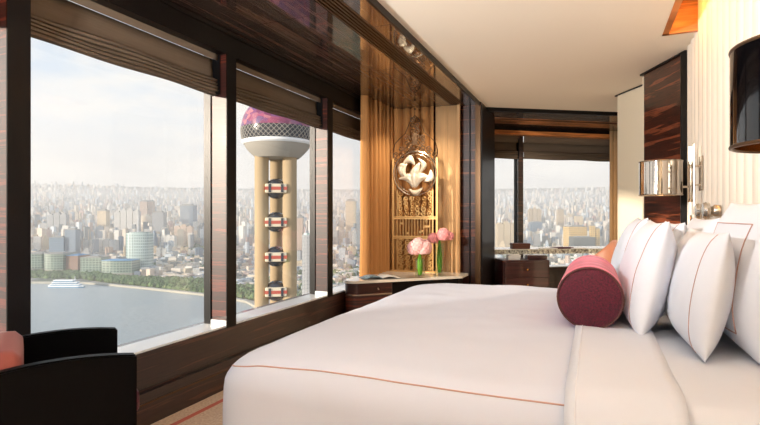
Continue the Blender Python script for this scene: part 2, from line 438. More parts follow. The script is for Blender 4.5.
for i, y in enumerate(posts):
    mb = MB(); mb.box(-2.60, XW - 0.006, y + 0.002, y + 0.102, ZS, ZT)
    t = struct('trim_%d' % (7 + i), mb, 'ebony_red', smooth=False, label='reddish ebony window post')
    mb = MB(); mb.box(XW - 0.006, XW + 0.002, y, y + 0.104, ZS - 0.02, EYE + 1.16)
    obj('front_cover', mb, 'dark_lacquer', t, smooth=False)
    mb = MB(); mb.box(-2.60, XW - 0.002, y - 0.006, y + 0.003, ZS, ZS + 0.035)
    obj('base_cap', mb, 'white_sill', t, smooth=False)

# roman blinds on the window wall
blind_lab = ['taupe roman blind at the far left, above the armchair', 'wide taupe roman blind over the window with the river',
             'taupe roman blind drawn up over the pink sphere of the tower', 'short taupe roman blind next to the gold curtain']
def blind(name, label, loc, rotz, w, group, col=None):
    """local: x runs along the window, -y towards the room"""
    t = thing(name, label, 'window blind', loc, rotz, group)
    zt = 1.30; zb = 0.888; xs = [w * k / 40 for k in range(41)]
    def prof():
        P = [(-0.045, zt), (-0.045, 1.117)]
        return P
    mb = MB(); rows = []
    for y, z in ((-0.05, 1.30), (-0.052, 1.2), (-0.047, 1.112)): rows.append([(x, y, z) for x in xs])
    mb.grid(rows); obj('valance', mb, 'blind_linen', t, solid=0.004)
    mb = MB(); rows = []
    P = [(0.0, 1.1285), (0.0, 1.06)]
    z = 1.04
    P += [(-0.004, 1.02), (-0.004, 0.99)]
    for k in range(5):
        zz = 0.985 - k * 0.0225
        P += [(-0.012 - 0.004 * k, zz), (-0.05 - 0.004 * (k % 2), zz - 0.016), (-0.052, zz - 0.026), (-0.02, zz - 0.03)]
    P += [(-0.01, 0.868 + 0.02)]
    for y, z in P:
        rows.append([(x, y + 0.004 * math.sin(x * 5 + z * 60) * (1 if z < 1.05 else 0), z + 0.005 * math.sin(x * 7.3 + z * 30) * (1 if z < 1.05 else 0)) for x in xs])
    mb.grid(rows); obj('folded_cloth', mb, 'blind_linen', t, solid=0.004)
    mb = MB(); mb.box(0.0, w, -0.03, -0.012, 0.889, 0.896)
    obj('bottom_rail', mb, 'blind_linen', t, smooth=False)
    mb = MB(); mb.box(w, w + 0.006, -0.07, 0.02, 0.865, 1.17); mb.box(w - 0.02, w, -0.06, -0.045, 0.865, 0.885); obj('end_bracket', mb, 'black_metal', t, smooth=False)
    return t
for i in range(4):
    y0 = posts[i] + 0.112; y1 = posts[i + 1] - 0.008
    blind('roman_blind', blind_lab[i], (-2.555, y0, EYE), PI / 2, y1 - y0, 'taupe roman blinds')
    # black bracket at the far end of the blind
    C.objects[-1]
# the blind's room side must face +X: rotating by +90 deg turns -y into +x

# column + solid corner behind the curtain
S = at(486, 7.72); S2 = at(470, 8.1)
mb = MB(); mb.prism([(-2.75, 6.13), (-1.26, 6.13), (-1.26, 7.0), (-1.45, 7.02), (S.x, S.y), (S2.x, S2.y), (-2.75, 8.0)], 0, ZC + 0.2)
struct('wall_corner', mb, 'ebony_panel', smooth=False, label='dark glossy ebony column at the room corner')
mb = MB(); mb.box(-1.325, -1.26, 6.10, 6.135, 0, ZT, b=0.003)
struct('trim_20', mb, 'bronze', label='bronze-coloured strip on the dark column')
mb = MB(); mb.box(-1.255, -1.245, 6.12, 6.95, 0, ZT); mb.box(-1.40, -1.385, 6.11, 6.135, 0, ZT)
struct('trim_21', mb, 'dark_lacquer', smooth=False, label='glossy dark edges of the column')

# headboard wall: vertical padded flutes
mb = MB(); rows = []
pitch = 0.155; y = YB; ys = []
while y < 4.84:
    for k in range(7):
        u = k / 7; ys.append((y + u * pitch, 0.020 * (1 - abs(2 * u - 1) ** 2.4)))
    y += pitch
ys = [p_ for p_ in ys if p_[0] <= 4.86]
for z in (0.0, 1.3, ZC + 0.28): rows.append([(XH + 0.02 - b_, a_, z) for a_, b_ in ys])
mb.grid(rows); mb.box(XH + 0.02, XH + 0.3, YB, 4.87, 0, ZC + 0.3)
struct('wall_right', mb, 'headboard_fabric', ang=20, label='cream wall of vertical padded flutes behind the bed')
D0 = Vector((0.69, 4.88, 0)); D1 = Vector((0.434, 5.49, 0)); dd = (D1 - D0).normalized(); dn = Vector((dd.y, -dd.x, 0))
mb = MB(); mb.box(0.655, 0.70, 4.855, 4.885, 0, ZT + 0.02)
struct('trim_22', mb, 'black_metal', smooth=False, label='black upright where the flutes end')
p0, p1 = D0, D1
mb = MB(); mb.prism([p0, p1, p1 + dn * 0.06, p0 + dn * 0.4], 0, ZC + 0.02)
struct('wall_panel', mb, 'ebony_panel', smooth=False, label='dark striped ebony panel beside the fluted wall')
mb = MB(); e0 = p0 - dn * 0.015 - dd * 0.02; e1 = p1 - dn * 0.015 + dd * 0.05
mb.prism([e0, e1, e1 + dn * 0.05, e0 + dn * 0.05], ZC - 0.018, ZC - 0.001)
struct('trim_23', mb, 'black_metal', smooth=False, label='black lip above the dark panel')
mb = MB(); mb.prism([p1 - dn * 0.004, p1 - dn * 0.004 + dd * 0.02, p1 + dn * 0.07 + dd * 0.02, p1 + dn * 0.07], 0, ZT)
struct('trim_24', mb, 'wall_cream', smooth=False, label='pale edge of the dark panel')
G0 = Vector((0.60, 5.72, 0)); G1 = Vector((0.237, 6.37, 0)); gd = (G1 - G0).normalized(); gn = Vector((gd.y, -gd.x, 0))
GE = at(660, 8.4)
mb = MB(); mb.prism([G0, G1, G1 + Vector((0.06, 0.06, 0)), (0.75, 6.9), (1.0, 5.0), G0 + gn * 0.3], 0, ZC + 0.02)
struct('wall_pier', mb, 'wall_cream', smooth=False, label='cream wall pier beyond the dark panel')
mb = MB(); mb.prism([G0 - gn * 0.01, G1 - gn * 0.01 + gd * 0.04, G1 + gn * 0.03 + gd * 0.04, G0 + gn * 0.03], ZC - 0.014, ZC - 0.001)
struct('trim_25', mb, 'black_metal', smooth=False, label='black lip above the cream pier')
# walls never seen from here but closing the room
mb = MB(); mb.prism([(0.297, 6.43), (GE.x - 0.1, GE.y), (GE.x + 0.3, GE.y), (1.3, 6.9), (0.75, 6.9)], 0, ZC + 0.2)
mb.box(XH + 0.3, 1.25, 4.8, 6.9, 0, ZC + 0.2)
struct('wall_nook', mb, 'wall_cream', smooth=False)
mb = MB(); mb.box(-2.75, 1.2, YB - 0.15, YB, 0, ZC + 0.3)
struct('wall_back', mb, 'wall_cream', smooth=False)

# far window wall (local frame: x along the wall, y outwards)
FR = math.atan2(fdir.y, fdir.x)
def Fm(o): o.location = (FA.x, FA.y, 0); o.rotation_euler = (0, 0, FR)
mb = MB()
mb.box(-0.1, flen + 0.1, -0.02, 0.30, 0, ZS - 0.012); o = struct('wall_far', mb, 'ebony_level', smooth=False, label='dark panel under the far window'); Fm(o)
mb = MB(); mb.box(-0.1, flen + 0.1, -0.02, 0.09, EYE + 1.215, EYE + 1.275); o = struct('trim_26', mb, 'orange_wood', smooth=False, label='warm wooden beam above the far window'); Fm(o)
mb = MB(); mb.box(-0.1, flen + 0.1, 0.0, 0.10, EYE + 1.275, ZT + 0.07); mb.box(-0.1, flen + 0.1, 0.05, 0.34, ZT - 0.02, ZT + 0.07); o = struct('trim_27', mb, 'dark_lacquer', smooth=False, label='dark lintel above the far blinds'); Fm(o)
# soffit before the far window, two glossy panels and a track
def lerp(a, b, t): return a + (b - a) * t
A0 = Vector((CE0[0], CE0[1], 0)); A1 = Vector((CE1.x, CE1.y, 0)); B0 = FA.copy(); B1 = FB.copy(); A0 = A0 - (A1 - A0).normalized() * 0.1
A0n = at(470, 6.3)
mb = MB()
for a, b in ((0.03, 0.40), (0.52, 1.0)):
    mb.prism([lerp(A0, B0, a), lerp(A1, B1, a), lerp(A1, B1, b), lerp(A0, B0, b)], ZT, ZT + 0.04)
struct('trim_28', mb, 'ebony_soffit', smooth=False, label='glossy soffit above the desk nook')
mb = MB(); mb.prism([lerp(A0, B0, 0.40), lerp(A1, B1, 0.40), lerp(A1, B1, 0.52), lerp(A0, B0, 0.52)], ZT + 0.02, ZT + 0.05)
struct('trim_29', mb, 'orange_wood', smooth=False, label='wooden curtain track above the desk nook')
mb = MB(); mb.prism([lerp(A0, B0, 0.0), lerp(A1, B1, 0.0), lerp(A1, B1, 0.03), lerp(A0, B0, 0.03)], ZT - 0.012, ZC + 0.05)
struct('trim_30', mb, 'black_metal', smooth=False, label='black edge where the ceiling stops before the nook')
mb = MB(); mb.prism([(-1.5, 6.2), A1 + Vector((0.6, 0, 0)), B1 + Vector((0.6, 0.5, 0)), B0 + Vector((-0.3, 0.5, 0))], ZC + 0.2, ZC + 0.3)
struct('ceiling_nook', mb, 'dark_lacquer', smooth=False)
# far mullion position in local x: seen at px 522 on the wall line
def fx_of(px):
    # intersect the view ray with the far wall line
    r = (px - 380) / FP; D = Vector((r * CA - SA, r * SA + CA, 0))
    M = Matrix(((D.x, -fdir.x), (D.y, -fdir.y))); s = M.inverted() @ Vector((FA.x, FA.y)); return s[1]
xm = fx_of(521.5)
spans = [(0.0, xm), (xm + 0.085, flen)]
for i, (a, b) in enumerate(spans):
    mb = MB()
    mb.box(a, a + 0.01, 0.16, 0.22, ZS, ZT); mb.box(b - 0.01, b, 0.16, 0.22, ZS, ZT); mb.box(a, b, 0.16, 0.22, ZT - 0.05, ZT)
    w = struct('window_%d' % (5 + i), mb, 'black_metal', smooth=False, label=['narrow far window left of the post, behind the desk', 'wide far window behind the desk'][i]); Fm(w)
    mb = MB(); mb.box(a, b, 0.186, 0.194, ZS - 0.01, ZT - 0.02); obj('window_pane', mb, 'window_glass', w, smooth=False)
    mb = MB(); mb.box(a - 0.05, b + 0.05, -0.02, 0.22, ZS - 0.014, ZS); obj('window_sill', mb, 'white_sill', w, smooth=False)
    t = blind('roman_blind', ['small taupe roman blind left of the post in the far window', 'taupe roman blind over the wide far window behind the desk'][i], (0, 0, 0), 0, b - a - 0.012, 'taupe roman blinds')
    q = FA + fdir * (a + 0.006) + fnor * 0.145; t.location = (q.x, q.y, EYE); t.rotation_euler = (0, 0, FR)
mb = MB(); mb.box(xm, xm + 0.085, 0.10, 0.19, ZS, ZT); o = struct('trim_31', mb, 'ebony_level', smooth=False, label='dark post of the far window'); Fm(o)

# ================================================================== CURTAINS
def curtain(name, label, path, z0, z1, mat, wl=0.085, amp=0.026, seed=0, group=None, thick=0.003):
    pts = [Vector((p[0], p[1], 0)) for p in path]
    L = [0]
    for i in range(1, len(pts)): L.append(L[-1] + (pts[i] - pts[i - 1]).length)
    n = int(L[-1] / 0.007); rows = []
    zs = [z0 + (z1 - z0) * k / 10 for k in range(11)]
    base = []
    for i in range(n + 1):
        s = L[-1] * i / n
        k = max(j for j in range(len(L)) if L[j] <= s + 1e-9); k = min(k, len(pts) - 2)
        t = (s - L[k]) / (L[k + 1] - L[k]); p = pts[k].lerp(pts[k + 1], t)
        d0 = (pts[k + 1] - pts[k]).normalized()
        base.append((p, Vector((d0.y, -d0.x, 0)), s))
    for z in zs:
        row = []; tt = (z - z0) / (z1 - z0)
        for p, nrm, s in base:
            ph = s + 0.02 * noise.noise(Vector((s * 9 + seed, 0, 0)))
            a = amp * (0.75 + 0.5 * noise.noise(Vector((s * 4 + seed, 3, 0)))) * (1.0 - 0.3 * tt)
            off = a * (2 * abs(math.sin(PI * ph / wl)) ** 0.65 - 1) + 0.012 * noise.noise(Vector((s * 5, z * 1.3, seed)))
            q = p + nrm * off
            row.append((q.x, q.y, z))
        rows.append(row)
    mb = MB(); mb.grid(rows)
    o = obj(name, mb, mat, ang=80, solid=thick)
    tag(o, label, 'curtain', group); return o
cpath = [(-2.35, 5.12), (-2.345, 5.75)]
for k in range(1, 9):
    a = R(180 - k * 90 / 8.0); cpath.append((-2.145 + 0.2 * math.cos(a), 5.80 + 0.2 * math.sin(a)))
cpath += [(-1.90, 6.0)]
cpath += [(-1.80, 5.995)]
curtain('curtain', 'gold silk curtain in close pleats wrapping the window corner', cpath, 0.02, ZT - 0.002, 'curtain_silk', wl=0.115, amp=0.065, seed=2, group='gold silk curtains')
curtain('curtain', 'flatter gold curtain panel between the metal screen and the dark column', [(-1.80, 6.03), (-1.50, 6.03)], 0.02, ZT - 0.002, 'sheer_silk', wl=0.16, amp=0.014, seed=9, group='gold silk curtains')
q0 = FA + fdir * fx_of(607.5) - fnor * 0.06; q1 = FA + fdir * (fx_of(612) + 0.28) - fnor * 0.06
curtain('curtain', 'narrow gold curtain at the right end of the far window', [q0, q1], 0.02, ZT - 0.002, 'sheer_silk', wl=0.07, amp=0.02, seed=5, group='gold silk curtains')
mb = MB(); mb.box(-1.515, -1.485, 5.985, 6.015, 0.56, ZT)
struct('trim_32', mb, 'sheer_silk', smooth=False, label='pale upright beside the curtain panel')

# ================================================================== CONSOLE IN THE CORNER
con = thing('corner_console', 'rounded ebony console with a white marble top in the window corner', 'console table', (0, 0, 0))
def rounded(pts, rads, seg=8):
    out = []; n = len(pts)
    for i in range(n):
        p = Vector(pts[i][:2]); a = Vector(pts[i - 1][:2]); b = Vector(pts[(i + 1) % n][:2]); r = rads[i]
        if r <= 0: out.append((p.x, p.y)); continue
        u = (a - p).normalized(); v = (b - p).normalized(); h = u.angle(v) / 2; t = r / math.tan(h); t = min(t, (a - p).length * 0.48, (b - p).length * 0.48); r2 = t * math.tan(h)
        c = p + (u + v).normalized() * (r2 / math.sin(h)); s = p + u * t; e = p + v * t
        a0 = math.atan2(s.y - c.y, s.x - c.x); a1 = math.atan2(e.y - c.y, e.x - c.x); da = (a1 - a0 + PI) % (2 * PI) - PI
        for k in range(seg + 1): out.append((c.x + r2 * math.cos(a0 + da * k / seg), c.y + r2 * math.sin(a0 + da * k / seg)))
    return out
ctop = [(-2.415, 4.72), (-2.26, 4.72), (-1.36, 5.60), (-1.36, 5.90), (-2.415, 5.90)]
mb = MB(); mb.prism(rounded(ctop, [0.08, 0.16, 0.04, 0.01, 0.01]), 0.545, 0.572)
obj('marble_top', mb, 'marble', con)
drawer_pts = [(-2.41, 4.74), (-2.27, 4.74), (-1.97, 5.03), (-2.15, 5.30), (-2.41, 5.30)]
mb = MB(); mb.prism(rounded(drawer_pts, [0.07, 0.15, 0.02, 0, 0]), 0.43, 0.545)
obj('upper_drawer', mb, 'ebony_red', con)
mb = MB(); mb.prism(rounded(drawer_pts, [0.07, 0.15, 0.02, 0, 0]), 0.415, 0.43)
o = obj('metal_band', mb, 'chrome_soft', con)
mb = MB(); mb.prism(rounded(drawer_pts, [0.07, 0.15, 0.02, 0, 0]), 0.06, 0.415)
obj('cabinet_body', mb, 'ebony_red', con)
mb = MB(); mb.prism([(-2.0, 5.10), (-1.42, 5.66), (-1.42, 5.86), (-2.3, 5.86), (-2.2, 5.2)], 0.0, 0.545)
obj('recessed_body', mb, 'dark_lacquer', con, smooth=False)
mb = MB(); mb.lathe([(0.012, 0), (0.014, 0.01), (0.008, 0.02)], 12, (-2.085, 4.905, 0.48), Matrix.Rotation(R(90), 4, 'X') @ Matrix.Rotation(R(45), 4, 'Y'))
obj('knob', mb, 'chrome', con)

# open magazine on the console
bk = thing('open_magazine', 'open magazine lying on the marble console near the window', 'magazine', (-2.14, 5.08, 0.573), R(40))
for s in (-1, 1):
    rows = []
    for y in (-0.11, 0.11):
        rows.append([(s * u * 0.20, y, 0.004 + 0.022 * math.sin(min(1, u * 1.15) * PI) ** 0.8 * (1 - u * 0.3)) for u in [k / 10 for k in range(11)]])
    mb = MB(); mb.grid(rows); obj('page', mb, 'page_picture' if s < 0 else 'paper', bk, solid=0.006)
mb = MB(); mb.box(-0.205, 0.205, -0.115, 0.115, 0, 0.003); obj('cover', mb, 'book_cover', bk, smooth=False)

# ornamental metal screen (local: x across, z up), stands on the console before the curtain
scr = thing('ornamental_screen', 'tall gilt openwork metal screen with a round floral medallion before the curtain', 'decorative screen', (-1.985, 5.80, 0.572), R(4))
W2 = 0.27
mb = MB()
for sx_ in (-1, 1):
    mb.box(sx_ * W2 - 0.012, sx_ * W2 + 0.012, -0.012, 0.012, 0.0, 1.36, b=0.002)
    mb.box(sx_ * (W2 - 0.05) - 0.006, sx_ * (W2 - 0.05) + 0.006, -0.008, 0.008, 0.0, 0.98)
for z in (0.008, 0.40, 0.42, 0.635, 0.655): mb.box(-W2, W2, -0.011, 0.011, z - 0.008, z + 0.008)
mb.box(-W2 - 0.03, W2 + 0.03, -0.05, 0.05, 0.0, 0.012)
obj('frame', mb, 'gold_screen', scr, smooth=False)
def spiral(cx, cz, r, a0, turns, sgn, n=16):
    return [(cx + r * (1 - 0.8 * k / n) * math.cos(a0 + sgn * turns * 2 * PI * k / n), 0.0, cz + r * (1 - 0.8 * k / n) * math.sin(a0 + sgn * turns * 2 * PI * k / n)) for k in range(n + 1)]
rs = random.Random(3)
mb = MB()   # lower scroll panel
for i in range(6):
    for j in range(5):
        cx = -0.18 + 0.09 * j * 1.0; cz = 0.045 + 0.062 * i
        if abs(cx) > 0.21: continue
        s = 1 if (i + j) % 2 else -1
        mb.tube(spiral(cx, cz, 0.036, rs.random() * 6, 1.3, s), 0.0078, 5)
        mb.tube([(cx - 0.045, 0, cz - 0.03), (cx, 0, cz + 0.005 * s), (cx + 0.045, 0, cz + 0.03)], 0.0062, 5)
for i in range(12):
    mb.ball((rs.uniform(-0.2, 0.2), -0.006, rs.uniform(0.04, 0.34)), 0.010, 8, 5)
obj('scroll_panel', mb, 'gold_screen', scr)
mb = MB()   # bars with small squares
for k in range(13):
    x = -0.22 + k * 0.44 / 12; mb.box(x - 0.004, x + 0.004, -0.004, 0.004, 0.42, 0.64)
for k in range(8):
    x = rs.uniform(-0.2, 0.2); z = rs.uniform(0.45, 0.61); mb.box(x - 0.013, x + 0.013, -0.012, 0.0, z - 0.013, z + 0.013)
obj('bar_panel', mb, 'gold_screen', scr, smooth=False)
mb = MB()   # middle scrolls under and around the medallion
MZ = 1.175; MR = 0.262
for sx_ in (-1, 1):
    for i in range(7):
        for j in range(3):
            cx = sx_ * (0.035 + 0.075 * j); cz = 0.69 + 0.06 * i
            if (cx ** 2 + (cz - MZ) ** 2) < (MR + 0.015) ** 2: continue
            mb.tube(spiral(cx, cz, 0.034, 1.2 * i + j, 1.25, sx_), 0.0078, 5)
            mb.tube([(cx, 0, cz - 0.035), (cx + sx_ * 0.02, 0, cz), (cx, 0, cz + 0.035)], 0.0062, 5)
obj('middle_scrolls', mb, 'gold_screen', scr)
mb = MB()   # crown of scrolls tapering to a finial
for sx_ in (-1, 1):
    for i in range(8):
        cz = 1.33 + 0.07 * i; wmax = [0.27, 0.26, 0.22, 0.15, 0.10, 0.08, 0.06, 0.04][i]
        for j in range(4):
            cx = sx_ * (0.03 + 0.07 * j)
            if abs(cx) > wmax: continue
            if (cx ** 2 + (cz - MZ) ** 2) < (MR + 0.01) ** 2: continue
            mb.tube(spiral(cx, cz, 0.036, 0.9 * i + 2 * j, 1.3, -sx_), 0.0078, 5)
    mb.tube([(sx_ * 0.27, 0, 1.36), (sx_ * 0.275, 0, 1.44), (sx_ * 0.25, 0, 1.54), (sx_ * 0.19, 0, 1.60), (sx_ * 0.12, 0, 1.66), (sx_ * 0.085, 0, 1.74), (sx_ * 0.05, 0, 1.82), (0, 0, 1.87)], 0.006, 6)
mb.box(-0.03, 0.03, -0.006, 0.006, 1.52, 1.66); mb.tube([(0, 0, 1.8), (0, 0, 1.94)], 0.005, 6); mb.ball((0, 0, 1.95), 0.016, 10, 6)
obj('crown', mb, 'bronze', scr)  # crown's shade put into its colour: darker metal than the panels below
mb = MB()
for rr, tr_ in ((MR, 0.010), (MR - 0.03, 0.004)):
    mb.tube([(rr * math.cos(2 * PI * k / 40), -0.01, MZ + rr * math.sin(2 * PI * k / 40)) for k in range(40)], tr_, 6, closed=True)
obj('medallion_ring', mb, 'chrome_soft', scr)
mb = MB()   # relief of petals and a lotus figure inside the ring
def petal(cx, cz, ang, L, w, bend=0.25):
    rows = []
    for i in range(11):
        u = i / 10; ww = w * math.sin(PI * min(1, u * 0.93 + 0.05)) ** 0.8
        px_ = L * u; bz = bend * L * math.sin(u * PI)
        row = []
        for k in (-1, -0.5, 0, 0.5, 1):
            x = px_; z = bz + ww * k; yy = -0.02 - 0.022 * (1 - k * k) * math.sin(PI * u)
            row.append((cx + x * math.cos(ang) - z * math.sin(ang), yy, cz + x * math.sin(ang) + z * math.cos(ang)))
        rows.append(row)
    mb.grid(rows)
petal(0.0, MZ - 0.17, R(78), 0.30, 0.055, 0.12); petal(-0.02, MZ - 0.16, R(150), 0.20, 0.05, -0.35); petal(0.02, MZ - 0.16, R(30), 0.21, 0.05, 0.35)
petal(-0.16, MZ - 0.03, R(65), 0.16, 0.035, 0.3); petal(0.06, MZ + 0.0, R(95), 0.18, 0.035, -0.35); petal(-0.14, MZ + 0.13, R(-12), 0.15, 0.045, 0.4)
petal(0.12, MZ - 0.10, R(60), 0.16, 0.04, -0.3); petal(-0.07, MZ - 0.19, R(5), 0.17, 0.03, -0.3); petal(-0.06, MZ - 0.08, R(100), 0.20, 0.028, 0.3)
mb.ball((-0.15, -0.025, MZ + 0.10), 0.035, 10, 6, (1, 0.5, 0.7)); mb.ball((0.01, -0.03, MZ + 0.03), 0.03, 10, 6, (1, 0.5, 1))
obj('medallion_relief', mb, 'pearl_relief', scr, solid=0.008)

# two vases of pink hydrangea: the glass, the water-green stems, the blossom heads
def vase(label, loc, h, r):
    v = thing('glass_vase', label, 'vase', loc, 0, 'glass flower vases on the console')
    mb = MB(); mb.lathe([(0.0, 0.0), (r * 0.92, 0.0), (r * 0.95, 0.01), (r, h * 0.5), (r * 1.04, h), (r * 0.96, h), (r * 0.92, h * 0.5), (r * 0.86, 0.02), (0.0, 0.018)], 28)
    obj('glass_body', mb, 'vase_glass', v, ang=50); return v
def bouquet(label, loc, stem_h, R0, fl, mat):
    b = thing('flower_bouquet', label, 'flowers', loc, 0, 'pink hydrangeas')
    rr = random.Random(int(loc[0] * 100))
    mb = MB()
    for k in range(7):
        a = k * 0.9; x, y = 0.014 * math.cos(a), 0.014 * math.sin(a)
        mb.tube([(x, y, 0.025), (x * 1.2, y * 1.2, stem_h * 0.6), (x * 0.5, y * 0.5, stem_h)], 0.0045, 6)
    obj('stem', mb, 'stem_green', b)
    mb = MB()
    for k in range(6):
        a = k * 1.05 + 0.4; rows = []
        for i in range(8):
            u = i / 7; w = 0.018 * math.sin(PI * (u * 0.9 + 0.08)); z = 0.03 + u * stem_h * 0.72; rr_ = 0.016 + 0.01 * math.sin(u * 3)
            c = Vector((rr_ * math.cos(a), rr_ * math.sin(a), z)); t = Vector((-math.sin(a), math.cos(a), 0))
            rows.append([c - t * w, c + Vector((math.cos(a), math.sin(a), 0)) * 0.003, c + t * w])
        mb.grid(rows)
    obj('leaf', mb, 'leaf_green', b, solid=0.0015)
    for hx, hy, hz, hr in fl:
        mb = MB()
        N = 90
        for k in range(N):   # florets of four petals over the head
            z = 1 - 1.75 * (k + 0.5) / N; ph = k * 2.39996; rho = math.sqrt(max(0, 1 - z * z))
            nrm = Vector((rho * math.cos(ph), rho * math.sin(ph), z)); c = Vector((hx, hy, hz)) + nrm * hr * rr.uniform(0.9, 1.04)
            t1 = nrm.orthogonal().normalized(); t2 = nrm.cross(t1); a0 = rr.random() * 3
            s = hr * 0.27
            for q in range(4):
                a = a0 + q * PI / 2; d1 = t1 * math.cos(a) + t2 * math.sin(a); d2 = t1 * math.cos(a + 0.8) + t2 * math.sin(a + 0.8); d3 = t1 * math.cos(a - 0.8) + t2 * math.sin(a - 0.8)
                mb.add([c, c + d3 * s * 0.6 + nrm * s * 0.12, c + d1 * s + nrm * s * 0.1, c + d2 * s * 0.6 + nrm * s * 0.12], [(0, 1, 2, 3)])
        mb.ball((hx, hy, hz), hr * 0.86, 14, 9)
        obj('flower_head', mb, mat, b)
    return b
V1 = at(420, 5.55); V1.z = 0.573; V2 = at(439.5, 5.75); V2.z = 0.573
vase('short clear glass vase, left one on the console', V1, 0.20, 0.058)
vase('tall slim clear glass vase, right one on the console', V2, 0.36, 0.052)
bouquet('big pale pink hydrangea head in the short vase on the left', (V1.x, V1.y, V1.z), 0.27, 0, [(-0.06, 0.01, 0.315, 0.085), (0.055, -0.02, 0.325, 0.085), (0.0, -0.05, 0.35, 0.08)], 'petal_pink')
bouquet('pair of smaller pink hydrangea heads in the tall vase on the right', (V2.x, V2.y, V2.z), 0.40, 0, [(-0.07, 0.0, 0.41, 0.065), (0.05, -0.01, 0.455, 0.075), (0.11, 0.02, 0.44, 0.05)], 'petal_deep')

# ================================================================== BED
BZ = EYE - 0.47
bed = thing('bed', 'wide bed with white sheets against the fluted wall', 'bed', (0, 2.36, 0))
bed_y = 2.36
mb = MB(); mb.box(-0.98, 0.64, 1.42 - bed_y, 3.36 - bed_y, 0.06, 0.40, b=0.02); obj('bed_base', mb, 'dark_lacquer', bed)
mb = MB(); mb.box(-1.04, 0.65, 1.42 - bed_y, 3.38 - bed_y, 0.40, BZ - 0.045, b=0.05); obj('mattress', mb, 'sheet_cotton', bed)
mb = MB()
for x in (-0.9, 0.55):
    for y in (1.5, 3.28): mb = MB(); mb.box(x - 0.04, x + 0.04, y - bed_y - 0.04, y - bed_y + 0.04, 0, 0.06); obj('foot', mb, 'black_metal', bed, smooth=False)
# the fitted sheet hanging on the camera side at the head end
def side_profile(y_near, y_far, off, zbot):
    r = 0.11; P = []
    P.append((y_near - off, zbot)); P.append((y_near - off, 0.45)); P.append((y_near - off, BZ - r))
    for k in range(1, 8):
        a = PI - k * PI / 2 / 8; P.append((y_near + r + (r + off) * math.cos(a), BZ - r + (r + off) * math.sin(a)))
    for k in range(25): P.append((y_near + r + (y_far - y_near - 2 * r) * k / 24, BZ + off))
    for k in range(1, 9):
        a = PI / 2 - k * PI / 2 / 8; P.append((y_far - r + (r + off) * math.cos(a), BZ - r + (r + off) * math.sin(a)))
    P.append((y_far + off, 0.45)); P.append((y_far + off, zbot)); return P
def wob(x, y): return 0.010 * noise.noise(Vector((x * 2.2, y * 2.2, 1.0))) + 0.004 * noise.noise(Vector((x * 7, y * 7, 4.0)))
def band(x0, x1, off, zbot, nx=8, y0=1.33, y1=3.50):
    rows = []
    for i in range(nx + 1):
        x = x0 + (x1 - x0) * i / nx
        rows.append([(x, y - bed_y, z + (wob(x, y) if z > BZ - 0.02 else 0)) for y, z in side_profile(y0, y1, off, zbot)])
    return rows
mb = MB(); mb.grid(band(0.12, 0.66, 0.004, 0.16, 12, 1.35, 3.44)); obj('fitted_sheet', mb, 'sheet_cotton', bed, solid=0.006, ang=60)

duv = thing('duvet', 'plump white duvet spread over the bed with a coral stitched edge', 'duvet', (0, bed_y, 0))
X0, X1, Y0, Y1 = -1.20, 0.20, 1.33, 3.50
def outline(n_per):
    pts = rounded([(X0, Y0), (X1, Y0), (X1, Y1), (X0, Y1)], [0.17, 0.02, 0.02, 0.20], 10)
    # resample evenly by arc length
    P = [Vector((a, b)) for a, b in pts]; P.append(P[0]); L = [0]
    for i in range(1, len(P)): L.append(L[-1] + (P[i] - P[i - 1]).length)
    out = []; j = 0
    for i in range(n_per):
        s = L[-1] * i / n_per
        while L[j + 1] < s: j += 1
        out.append(P[j].lerp(P[j + 1], (s - L[j]) / max(1e-9, L[j + 1] - L[j])))
    return out
OL = outline(220); cx_, cy_ = (X0 + X1) / 2, (Y0 + Y1) / 2; OFF = 0.008; r_ = 0.11
def ring(inset, z):
    res = []
    for p in OL:
        # inset towards the centre lines keeping the rectangle's shape
        sx1 = 1 - inset / ((X1 - X0) / 2); sy1 = 1 - inset / ((Y1 - Y0) / 2)
        x = cx_ + (p.x - cx_) * sx1; y = cy_ + (p.y - cy_) * sy1
        res.append((x, y, z))
    return res
rows = []
H1 = (X1 - X0) / 2
for k in range(18, -1, -1):
    ins = r_ + (H1 - r_ - 0.004) * k / 18
    rr_ = ring(ins, BZ + OFF)
    rows.append([(x, y - bed_y, z + wob(x, y) - 0.022 * max(0, 1 - (x - X0) / 0.5) ** 2 + 0.010 * math.sin(PI * (y - Y0) / (Y1 - Y0))) for x, y, z in rr_])
for k in range(1, 9):
    a = k * PI / 2 / 8; ins = r_ - r_ * math.sin(a); z = BZ - r_ + (r_ + OFF) * math.cos(a)
    rows.append([(x, y - bed_y, z + (1 - k / 8) * (wob(x, y) + -0.022 * max(0, 1 - (x - X0) / 0.5) ** 2)) for x, y, z in ring(ins, z)])
for z in (0.60, 0.52, 0.40, 0.28, 0.17):
    rows.append([(x + 0.010 * noise.noise(Vector((x * 5, y * 5, z * 2))) * (1 if x < X1 - 0.05 else 0), y - bed_y + 0.010 * noise.noise(Vector((x * 4, y * 4, z * 2 + 9))), z) for x, y, z in ring(0.0 - 0.01 * (0.7 - z), z)])
mb = MB(); mb.grid(rows, closed=True); mb.f.append(tuple(range(len(OL)))); mb.mi.append(0); cov = obj('cover', mb, 'duvet_cotton', duv, ang=70)
from mathutils.bvhtree import BVHTree
bvh = BVHTree.FromPolygons([Vector(v) for v in mb.v], mb.f)
